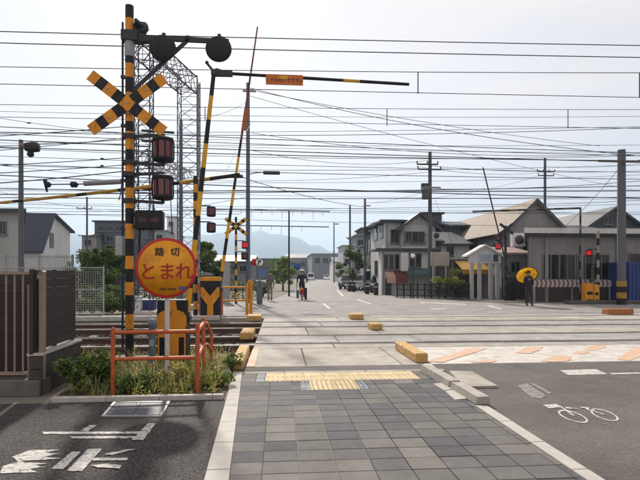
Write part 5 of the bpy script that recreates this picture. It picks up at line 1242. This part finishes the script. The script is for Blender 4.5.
# round sign on a post at the far left pavement
d = 24.6; b = GD(259.5, d); t = thing('parking_sign', 'round white sign with black letter P on a grey post', 'road sign', b); z_ = ZP(262.5, d); r_ = 4.4 / F * d
MB().cyl((0, .05, 0), (0, .05, z_ + .2), .05, n=10).build('post', K['steel'], t)
pl_ = MB().lathe((.0, -.02, z_), [(0, -.012), (r_, -.012), (r_, .01), (0, .01)], 28, 0, 'Y').build('plate', K['black'], t)
MB().lathe((0, -.035, z_), [(0, -.004), (r_ * .86, -.004), (r_ * .86, .002)], 28, 0, 'Y').build('face', K['white'], pl_)
lettering('lettering', 'P', r_ * 1.5, ink, pl_, (0, -.042, z_), .012)
MB().bb((-.02, .02, 0), (.02, .02, 0.01)); MB().lathe((-.25, .09, z_ + .02), [(0, -.012), (r_ * .8, -.012), (r_ * .8, .01)], 20, 0, 'Y').build('red_disc', K['red'], t)
MB().bb((-.14, -.03, .02), (.14, .15, ZP(281, d)), bev=.02).build('guard_sleeve', mat('sleeve_blue_grey', (.09, .11, .14), .6), t); MB().bb((-.05, -.04, ZP(277, d)), (.30, -.02, ZP(269, d))).build('blue_plate', mat('plate_blue', (.10, .15, .32), .5), t)

# ------------------------------------------------------------------ people
def skin_mesh(verts, edges, radii, root=0, sub=1):
    me = bpy.data.meshes.new('sk'); me.from_pydata([tuple(v) for v in verts], edges, []); o = bpy.data.objects.new('sk', me); COL.objects.link(o)
    md = o.modifiers.new('s', 'SKIN'); md.use_smooth_shade = True
    for i, r in enumerate(radii):
        sv = me.skin_vertices[0].data[i]; sv.radius = (r, r) if not isinstance(r, tuple) else r; sv.use_root = (i == root)
    ms = o.modifiers.new('u', 'SUBSURF'); ms.levels = sub; ms.render_levels = sub
    bpy.context.view_layer.update()
    out = bpy.data.meshes.new_from_object(o.evaluated_get(bpy.context.evaluated_depsgraph_get())); bpy.data.objects.remove(o); return out
def person(label, loc, rz, height, J, mats, cap=None, hair=True, name='person', face=True):
    """J: joint name -> local position (metres for a 1.72 m figure, facing -y)"""
    s = height / 1.72; t = thing(name, label, 'person', loc, rz)
    D0 = dict(pelvis=(0, 0, .93), waist=(0, 0, 1.06), chest=(0, .0, 1.28), neck=(0, .0, 1.43), head=(0, -.015, 1.53), crown=(0, -.01, 1.655),
              lhip=(.09, 0, .88), lknee=(.10, -.02, .48), lankle=(.10, .02, .09), ltoe=(.11, -.14, .035), rhip=(-.09, 0, .88), rknee=(-.10, -.02, .48), rankle=(-.10, .02, .09), rtoe=(-.11, -.14, .035),
              lsh=(.17, 0, 1.37), lelb=(.23, .02, 1.10), lwr=(.22, -.06, .86), lhand=(.22, -.09, .78), rsh=(-.17, 0, 1.37), relb=(-.23, .02, 1.10), rwr=(-.22, -.06, .86), rhand=(-.22, -.09, .78))
    D0.update(J); N_ = list(D0); V = [Vector(D0[k]) * s for k in N_]; ix = {k: i for i, k in enumerate(N_)}
    E_ = [('pelvis', 'waist'), ('waist', 'chest'), ('chest', 'neck'), ('neck', 'head'), ('head', 'crown')]
    for q in 'lr': E_ += [('pelvis', q + 'hip'), (q + 'hip', q + 'knee'), (q + 'knee', q + 'ankle'), (q + 'ankle', q + 'toe'), ('chest', q + 'sh'), (q + 'sh', q + 'elb'), (q + 'elb', q + 'wr'), (q + 'wr', q + 'hand')]
    rad = dict(pelvis=(.15, .115), waist=(.135, .10), chest=(.165, .115), neck=.058, head=(.078, .092), crown=(.066, .08), hip=.095, knee=.06, ankle=.045, toe=.042, sh=.068, elb=.046, wr=.032, hand=.036)
    rr_ = []
    for k in N_:
        r = rad.get(k) or rad.get(k[1:]); rr_.append(tuple(v * s for v in r) if isinstance(r, tuple) else r * s)
    me = skin_mesh(V, [(ix[a], ix[b]) for a, b in E_], rr_, ix['pelvis'], 1)
    for m in mats: me.materials.append(m)     # skin, top, trousers, shoes
    kind = {}
    for k in N_: kind[k] = 0 if k in ('head', 'crown') or 'hand' in k else 3 if ('toe' in k or 'ankle' in k) else 2 if (k in ('pelvis',) or 'hip' in k or 'knee' in k) else 1
    for p in me.polygons:
        best = min(((p.center - V[ix[a]].lerp(V[ix[b]], f)).length, a if f < .5 else b) for a, b in E_ for f in (.0, .25, .49, .51, .75, 1.0))
        k = best[1]; mi = kind[k]
        if 'ankle' in k and p.center.z > .10 * s + min(V[ix['lankle']].z, V[ix['rankle']].z) - .02: mi = 2
        if k == 'neck' : mi = 0 if p.center.z > V[ix['neck']].z else 1
        p.material_index = mi
    body = link('body', me, t)
    # fingers: separate short chains on each palm
    for q in 'lr':
        h, w_ = V[ix[q + 'hand']], V[ix[q + 'wr']]; d_ = (h - w_).normalized(); sd = d_.cross(Vector((0, 1, 0)));
        sd = sd.normalized() if sd.length > .1 else Vector((1, 0, 0)); mb = MB()
        for i, l in enumerate((.062, .072, .066, .052)):
            b_ = h + sd * (i - 1.5) * .02 * s + d_ * .02; nn_ = d_.cross(sd) * .018; mb.tube([b_, b_ + d_ * l * .55 * s + nn_ * .4, b_ + d_ * l * s * .9 + nn_ * 1.4], [.009 * s, .0085 * s, .006 * s], 6)
        mb.tube([w_.lerp(h, .6) + sd * .03 * s, h + sd * .058 * s, h + sd * .06 * s + d_ * .035 * s], [.011 * s, .010 * s, .007 * s], 6); mb.build('fingers', mats[0], t)
    hd = V[ix['head']]; cr_ = V[ix['crown']]; mid = (hd + cr_) / 2
    if hair: MB().ball(mid + Vector((0, .018, .04)) * s, .098 * s, 12, 0, (.92, 1.02, .95)).build('hair', K['hair'], t)
    if cap: 
        mb = MB().lathe(mid + Vector((0, .0, .065)) * s, [(.112 * s, 0), (.108 * s, .05 * s), (.06 * s, .09 * s), (0, .1 * s)], 14); mb.lathe(mid + Vector((0, -.01, .062)) * s, [(.165 * s, -.012), (.165 * s, 0), (.1 * s, .01)], 16); mb.build('hat', cap, t)
    if face:
        MB().lathe(hd.lerp(cr_, .25) + Vector((0, -.098, 0)) * s, [(.014 * s, -.02 * s), (.016 * s, -.01 * s), (.006 * s, .04 * s)], 6).build('nose', mats[0], t)
        for q in (-1, 1): MB().ball(hd.lerp(cr_, .5) + Vector((q * .032, -.083, 0)) * s, .011 * s, 6).build('eye', K['hair'], t); MB().ball(mid + Vector((q * .088, .01, -.02)) * s, .03 * s, 8, 0, (.4, .7, 1)).build('ear', mats[0], t)
    return t
navy = mat('navy_cloth', (.018, .020, .032), .9, var=.2, scale=8); khaki = mat('khaki_cloth', (.20, .16, .115), .9, var=.15, scale=8); grey_c = mat('grey_cloth', (.11, .11, .10), .9, var=.2, scale=8); shoe = mat('shoe_black', (.012, .012, .012), .6)
charcoal = mat('charcoal_cloth', (.022, .022, .026), .9, var=.2, scale=8)
# standing with a yellow parasol held behind the head
pg = GD(528.5, 23.2)
person('person in dark clothes facing the crossing under a yellow parasol', pg, 0.08, 1.66, dict(relb=(-.27, -.06, 1.14), rwr=(-.14, -.2, 1.22), rhand=(-.10, -.215, 1.27), lelb=(.25, .03, 1.1), lwr=(.2, -.12, 1.02), lhand=(.15, -.17, 1.02), lankle=(.12, -.06, .09), ltoe=(.13, -.21, .035), lknee=(.11, -.07, .48)), [K['skin'], navy, navy, shoe])
t = thing('parasol', 'open yellow parasol with dark rim held by the person in dark clothes', 'parasol', (pg.x - .08, pg.y - .19, 1.20)); K['paras'] = mat('parasol_yellow', (.74, .38, .015), .8, var=.06, trans=.55)
ax = Vector((.10, .62, .52)).normalized(); Mx = ax.to_track_quat('Z', 'Y').to_matrix().to_4x4()
def pz(v): return Mx @ Vector(v)
mb = MB(); n = 8; apex_h = .62; R_ = .50
for i in range(n):
    a0, a1 = 2 * math.pi * i / n, 2 * math.pi * (i + 1) / n; prev = None
    for f, hgt in ((0, 1.0), (.35, .93), (.7, .72), (1.0, .42)):
        z_ = .18 + .46 * hgt; row = [pz((R_ * f * math.cos(a0), R_ * f * math.sin(a0), z_)), pz((R_ * f * .96 * math.cos((a0 + a1) / 2), R_ * f * .96 * math.sin((a0 + a1) / 2), z_ - .0)), pz((R_ * f * math.cos(a1), R_ * f * math.sin(a1), z_))]
        if prev:
            mi = 1 if f == 1.0 and False else 0
            mb.add(prev + row, [(0, 1, 4, 3), (1, 2, 5, 4)] if prev[0] != prev[1] else [(0, 4, 3), (0, 5, 4)], mi, True)
        prev = row
cn = mb.build('canopy', K['paras'], t)
mb = MB()
for i in range(n):
    a0, a1 = 2 * math.pi * i / n, 2 * math.pi * (i + 1) / n; P_ = lambda a, f=1.0: pz((R_ * f * math.cos(a), R_ * f * math.sin(a), .18 + .46 * .42)); mb.tube([P_(a0), P_((a0 + a1) / 2, .97), P_(a1)], .022, 5)
mb.build('rim', charcoal, cn)
for i in range(n): a0 = 2 * math.pi * i / n; MB().cyl(pz((0, 0, .62)), pz((R_ * .98 * math.cos(a0), R_ * .98 * math.sin(a0), .38)), .006, n=4).build('rib', K['dsteel'], t)
MB().cyl(pz((0, 0, -.12)), pz((0, 0, .70)), .012, n=8).build('shaft', K['dsteel'], t)
# walker on the far left pavement
person('short person in dark top and khaki trousers walking toward the crossing', GD(270, 27.8), .0, 1.50, dict(lknee=(.1, -.10, .49), lankle=(.1, -.12, .10), ltoe=(.11, -.28, .05), rknee=(-.1, .02, .48), rankle=(-.1, .16, .12), rtoe=(-.11, .03, .035), lelb=(.25, .10, 1.12), lwr=(.23, .04, .89), lhand=(.23, .0, .81)), [K['skin'], grey_c, khaki, shoe], cap=mat('hat_grey', (.2, .2, .18), .8))
# cyclist riding away
pc = GD(302, 29.2)
bk = thing('bicycle', 'bicycle with red and yellow rear bag ridden away from the crossing', 'bicycle', pc, math.radians(-4))
def wheel(y):
    mb = MB(); n = 26; pts = [(0, y + .33 * math.cos(2 * math.pi * i / n), .34 + .33 * math.sin(2 * math.pi * i / n)) for i in range(n + 1)]
    w_ = mb.tube(pts, .022, 6, caps=False).build('wheel', K['tyre'], bk); m2 = MB()
    for i in range(10): a = 2 * math.pi * i / 10; m2.cyl((0, y, .34), (0, y + .32 * math.cos(a), .34 + .32 * math.sin(a)), .003, n=4)
    m2.cyl((-.05, y, .34), (.05, y, .34), .03, n=8); m2.build('spokes', K['galv'], w_)
wheel(-.52); wheel(.54)
mb = MB()
for a, c in (((0, -.52, .34), (0, -.12, .30)), ((0, -.12, .30), (0, -.22, .82)), ((0, -.12, .30), (0, .34, .72)), ((0, -.2, .68), (0, .34, .86)), ((0, .34, .95), (0, .54, .34)), ((0, -.52, .34), (0, -.2, .7))): mb.cyl(a, c, .018, n=8)
mb.build('frame', mat('frame_teal', (.03, .12, .14), .4), bk)
MB().box((0, -.23, .86), (.16, .24, .06), bev=.025).build('saddle', K['black'], bk); MB().tube([(-.28, .22, 1.0), (-.2, .33, 1.02), (0, .36, 1.0), (.2, .33, 1.02), (.28, .22, 1.0)], .014, 6).build('handlebar', K['galv'], bk)
MB().bb((-.12, -.72, .70), (.12, -.40, .74)).build('rack', K['dsteel'], bk)
bag = MB().bb((-.13, -.74, .36), (.13, -.62, .72), bev=.02).build('rear_bag', mat('bag_red', (.42, .03, .035), .7), bk); MB().bb((-.10, -.755, .60), (.06, -.742, .70)).build('yellow_flap', K['yellow'], bag)
MB().bb((-.30, -.70, .12), (-.17, -.44, .60), bev=.03).build('pannier', mat('pannier_teal', (.02, .09, .13), .7), bk); MB().bb((.17, -.70, .05), (.30, -.44, .72), bev=.03).build('pannier', K['black'], bk)
for s in (-1, 1): MB().box((s * .12, -.12 + s * .1, .3 + s * .1), (.09, .06, .02)).cyl((0, -.12, .30), (s * .1, -.12 + s * .1, .3 + s * .1), .012, n=6).build('pedal', K['dsteel'], bk)
person('person in black jacket and white cap riding the bicycle away', pc + Vector((0, 0, .0)), math.pi - math.radians(4), 1.72, dict(pelvis=(0, .22, .96), waist=(0, .17, 1.10), chest=(0, .05, 1.33), neck=(0, -.02, 1.48), head=(0, -.05, 1.57), crown=(0, -.05, 1.70), lhip=(.09, .2, .94), lknee=(.11, -.16, .70), lankle=(.11, .0, .34), ltoe=(.12, -.12, .28), rhip=(-.09, .2, .94), rknee=(-.11, -.10, .55), rankle=(-.11, .1, .22), rtoe=(-.12, -.03, .16), lsh=(.18, .03, 1.42), lelb=(.28, -.1, 1.22), lwr=(.27, -.2, 1.06), lhand=(.26, -.25, 1.03), rsh=(-.18, .03, 1.42), relb=(-.28, -.1, 1.22), rwr=(-.27, -.2, 1.06), rhand=(-.26, -.25, 1.03)), [K['skin'], charcoal, charcoal, shoe], cap=mat('cap_white', (.7, .7, .68), .8))

# ------------------------------------------------------------------ vehicles
def car(label, loc, rz, L=4.2, W=1.7, H=1.5, col=(.7, .7, .7), van=False, group='cars on the far street'):
    t = thing('car', label, 'car', loc, rz, group); h = L / 2; pm = mat('car_%02d%02d%02d' % tuple(int(v * 99) for v in col), col, .25, .1, var=.03, spec=.6)
    lowp = [(-h, .32), (-h + .05, .62), (-h + .2, .80), (-h * .42, .90), (h * .6, .95), (h - .12, .92), (h, .60), (h - .02, .30)]
    top_ = [(-h * .46, .88), (-h * .16, H - .06), (h * .05, H), (h * .55, H - .04), (h * .80, .93)] if not van else [(-h * .82, .88), (-h * .58, H - .08), (-h * .4, H), (h * .88, H - .02), (h * .95, .93)]
    mb = MB(); hw = W / 2
    mb.prism([(x, -hw, z) for x, z in lowp], None, (0, W, 0))
    A_ = [Vector((x, -hw * .98, z)) for x, z in top_]; B_ = [Vector((x, -hw * (.98 if z < 1 else .80), z)) for x, z in top_]; C_ = [Vector((p.x, -p.y, p.z)) for p in B_]
    n = len(B_); mb.add(B_ + C_, [list(range(n)), list(range(2 * n - 1, n - 1, -1))] + [[i, n + i, n + i + 1, i + 1] for i in range(n - 1)], 0)
    mb.build('body', pm, t)
    cx = sum(p.x for p in B_) / n
    def inset(pts, k=.86): c = sum(pts, Vector()) / len(pts); return [c + (p - c) * k for p in pts]
    for S, q in ((B_, -1), (C_, 1)):
        g_ = inset(S, .84); g_ = [p + Vector((0, q * .012, 0)) for p in g_]; mid = len(g_) // 2
        MB().add(g_, [list(range(len(g_))) if q < 0 else list(range(len(g_)))[::-1]]).build('side_window', K['glass'], t)
    for i, nm in ((0, 'windscreen'), (n - 2, 'rear_window')):
        q4 = [B_[i], B_[i + 1], C_[i + 1], C_[i]]; g_ = inset(q4, .88); nrm = (q4[1] - q4[0]).cross(q4[3] - q4[0]).normalized(); o_ = Vector((-.015 if i == 0 else .015, 0, .008)); MB().add([p + o_ for p in g_], [(0, 1, 2, 3)]).build(nm, K['glass'], t)
    for x_ in (-h * .62, h * .62):
        for q in (-1, 1):
            w_ = MB().lathe((x_, q * (hw - .10), .31), [(.2, -.11), (.30, -.10), (.31, 0), (.30, .10), (.2, .11)], 18, 0, 'Y').build('wheel', K['tyre'], t); MB().lathe((x_, q * (hw + .012), .31), [(.19, -.01), (.19, .01), (0, .012)], 14, 0, 'Y').build('rim', K['galv'], w_)
    for q in (-1, 1):
        MB().box((-h + .06, q * hw * .68, .68), (.12, .34, .14), bev=.03).build('headlight', mat('headlight', (.75, .75, .75), .15), t); MB().box((h - .04, q * hw * .74, .74), (.1, .26, .16), bev=.03).build('tail_light', K['red'], t)
    MB().bb((-h - .02, -hw * .9, .26), (-h + .1, hw * .9, .42), bev=.03).build('bumper', pm if not van else K['dsteel'], t); MB().box((-h - .025, 0, .46), (.015, .34, .17)).build('number_plate', K['white'], t)
    return t
car('dark blue car parked beside the small street tree', GD(350, 52), math.radians(72), 4.2, 1.7, 1.45, (.05, .06, .09))
car('white van parked before the utility pole with side bracket', GD(373, 49), math.radians(72), 4.4, 1.75, 1.95, (.66, .67, .68), True)
car('black car parked in front of the white van', GD(381, 42), math.radians(75), 3.6, 1.6, 1.45, (.02, .02, .025))
car('silver car parked between the blue car and the white van', GD(361, 49), math.radians(72), 4.0, 1.7, 1.5, (.45, .46, .48))
car('white car far up the street below the warehouse', GD(327, 150), math.radians(80), 4.4, 1.75, 1.5, (.7, .7, .7))
car('white van far up the street near the low dark roofed building', GD(311, 130), math.radians(85), 4.6, 1.75, 1.95, (.68, .68, .66), True)
# small street furniture right of the road
for px, d_, lab in ((349.5, 44, 'dark bollard at the foot of the small street tree'), (353.5, 43, 'dark post beside the bollard under the street tree'), (367, 38, 'dark bin at the foot of the bracketed utility pole'), (376, 36, 'dark planter box left of the shop front'), (342, 60, 'far dark bollard by the parked blue car')):
    b = GD(px, d_); t = thing('bollard', lab, 'bollard', b); MB().lathe((0, 0, 0), [(.17, 0), (.17, .75), (.12, .85), (0, .88)], 12).build('body', K['black'], t); MB().lathe((0, 0, 0), [(.175, .55), (.175, .65)], 12).build('band', K['galv'], t)
b = GD(297, 33.8); t = thing('street_sign', 'small blue sign on the thin post behind the cyclist', 'sign', D(297, 266.5, 33.5)); MB().lathe((0, 0, 0), [(0, -.02), (.24, -.02), (.24, .0), (0, 0)], 20, 0, 'Y').build('plate', mat('sign_blue', (.03, .09, .30), .5), t); MB().cyl((0, .05, .2), (0, .05, -D(297, 266.5, 33.5).z), .03, n=8).build('post', K['steel'], t)

# ------------------------------------------------------------------ hills and haze
ridge = [(-500, 240), (-200, 236), (0, 238), (60, 234), (80, 236), (130, 243), (180, 240), (205, 234), (240, 232.5), (262, 232), (275, 234), (295, 238.5), (315, 246), (335, 252), (350, 256), (420, 260), (560, 258), (760, 255), (1100, 258)]
def ridge_y(px):
    for (a, ya), (c, yc) in zip(ridge[:-1], ridge[1:]):
        if a <= px <= c: f = (px - a) / (c - a); f = f * f * (3 - 2 * f); return ya + (yc - ya) * f
    return 258
nx, ny = 160, 12; vs = []; fs = []
for j in range(ny + 1):
    v = j / ny; dd = 2000 + 1300 * v
    for i in range(nx + 1):
        px = -500 + 1600 * i / nx; hgt = (HY - ridge_y(px)) / F * 2700
        prof_ = math.sin(min(1, v / .54) * math.pi / 2) if v < .54 else math.cos((v - .54) / .46 * math.pi / 2)
        p = GD(px, dd); nn_ = mnoise.noise(p * .006) * .16 + mnoise.noise(p * .02) * .07
        vs.append((p.x, p.y, -2 + hgt * max(0, prof_) * (1 + nn_ * (1 if j not in (0, ny) else 0))))
for j in range(ny):
    for i in range(nx): a = j * (nx + 1) + i; fs.append((a, a + 1, a + nx + 2, a + nx + 1))
mb = MB().add(vs, fs, 0, True)
tag(mb.build('hills', mat('forested_hill', (.045, .07, .04), .9, var=.5, scale=.03, coord='Object')), 'wooded hills at the end of the street', kind='structure')

hz = bpy.data.materials.new('haze_air'); hz.use_nodes = True; N, L = hz.node_tree.nodes, hz.node_tree.links
N.remove(N['Principled BSDF']); pv = N.new('ShaderNodeVolumePrincipled'); pv.inputs['Color'].default_value = (.58, .76, 1.0, 1); pv.inputs['Density'].default_value = HAZE; pv.inputs['Anisotropy'].default_value = 0.36
L.new(pv.outputs['Volume'], N['Material Output'].inputs['Volume'])
hzo = tag(MB().bb((-3700, -70, -3.2), (3700, 4300, 330)).build('haze', hz), 'thin pale haze in the air', kind='stuff')
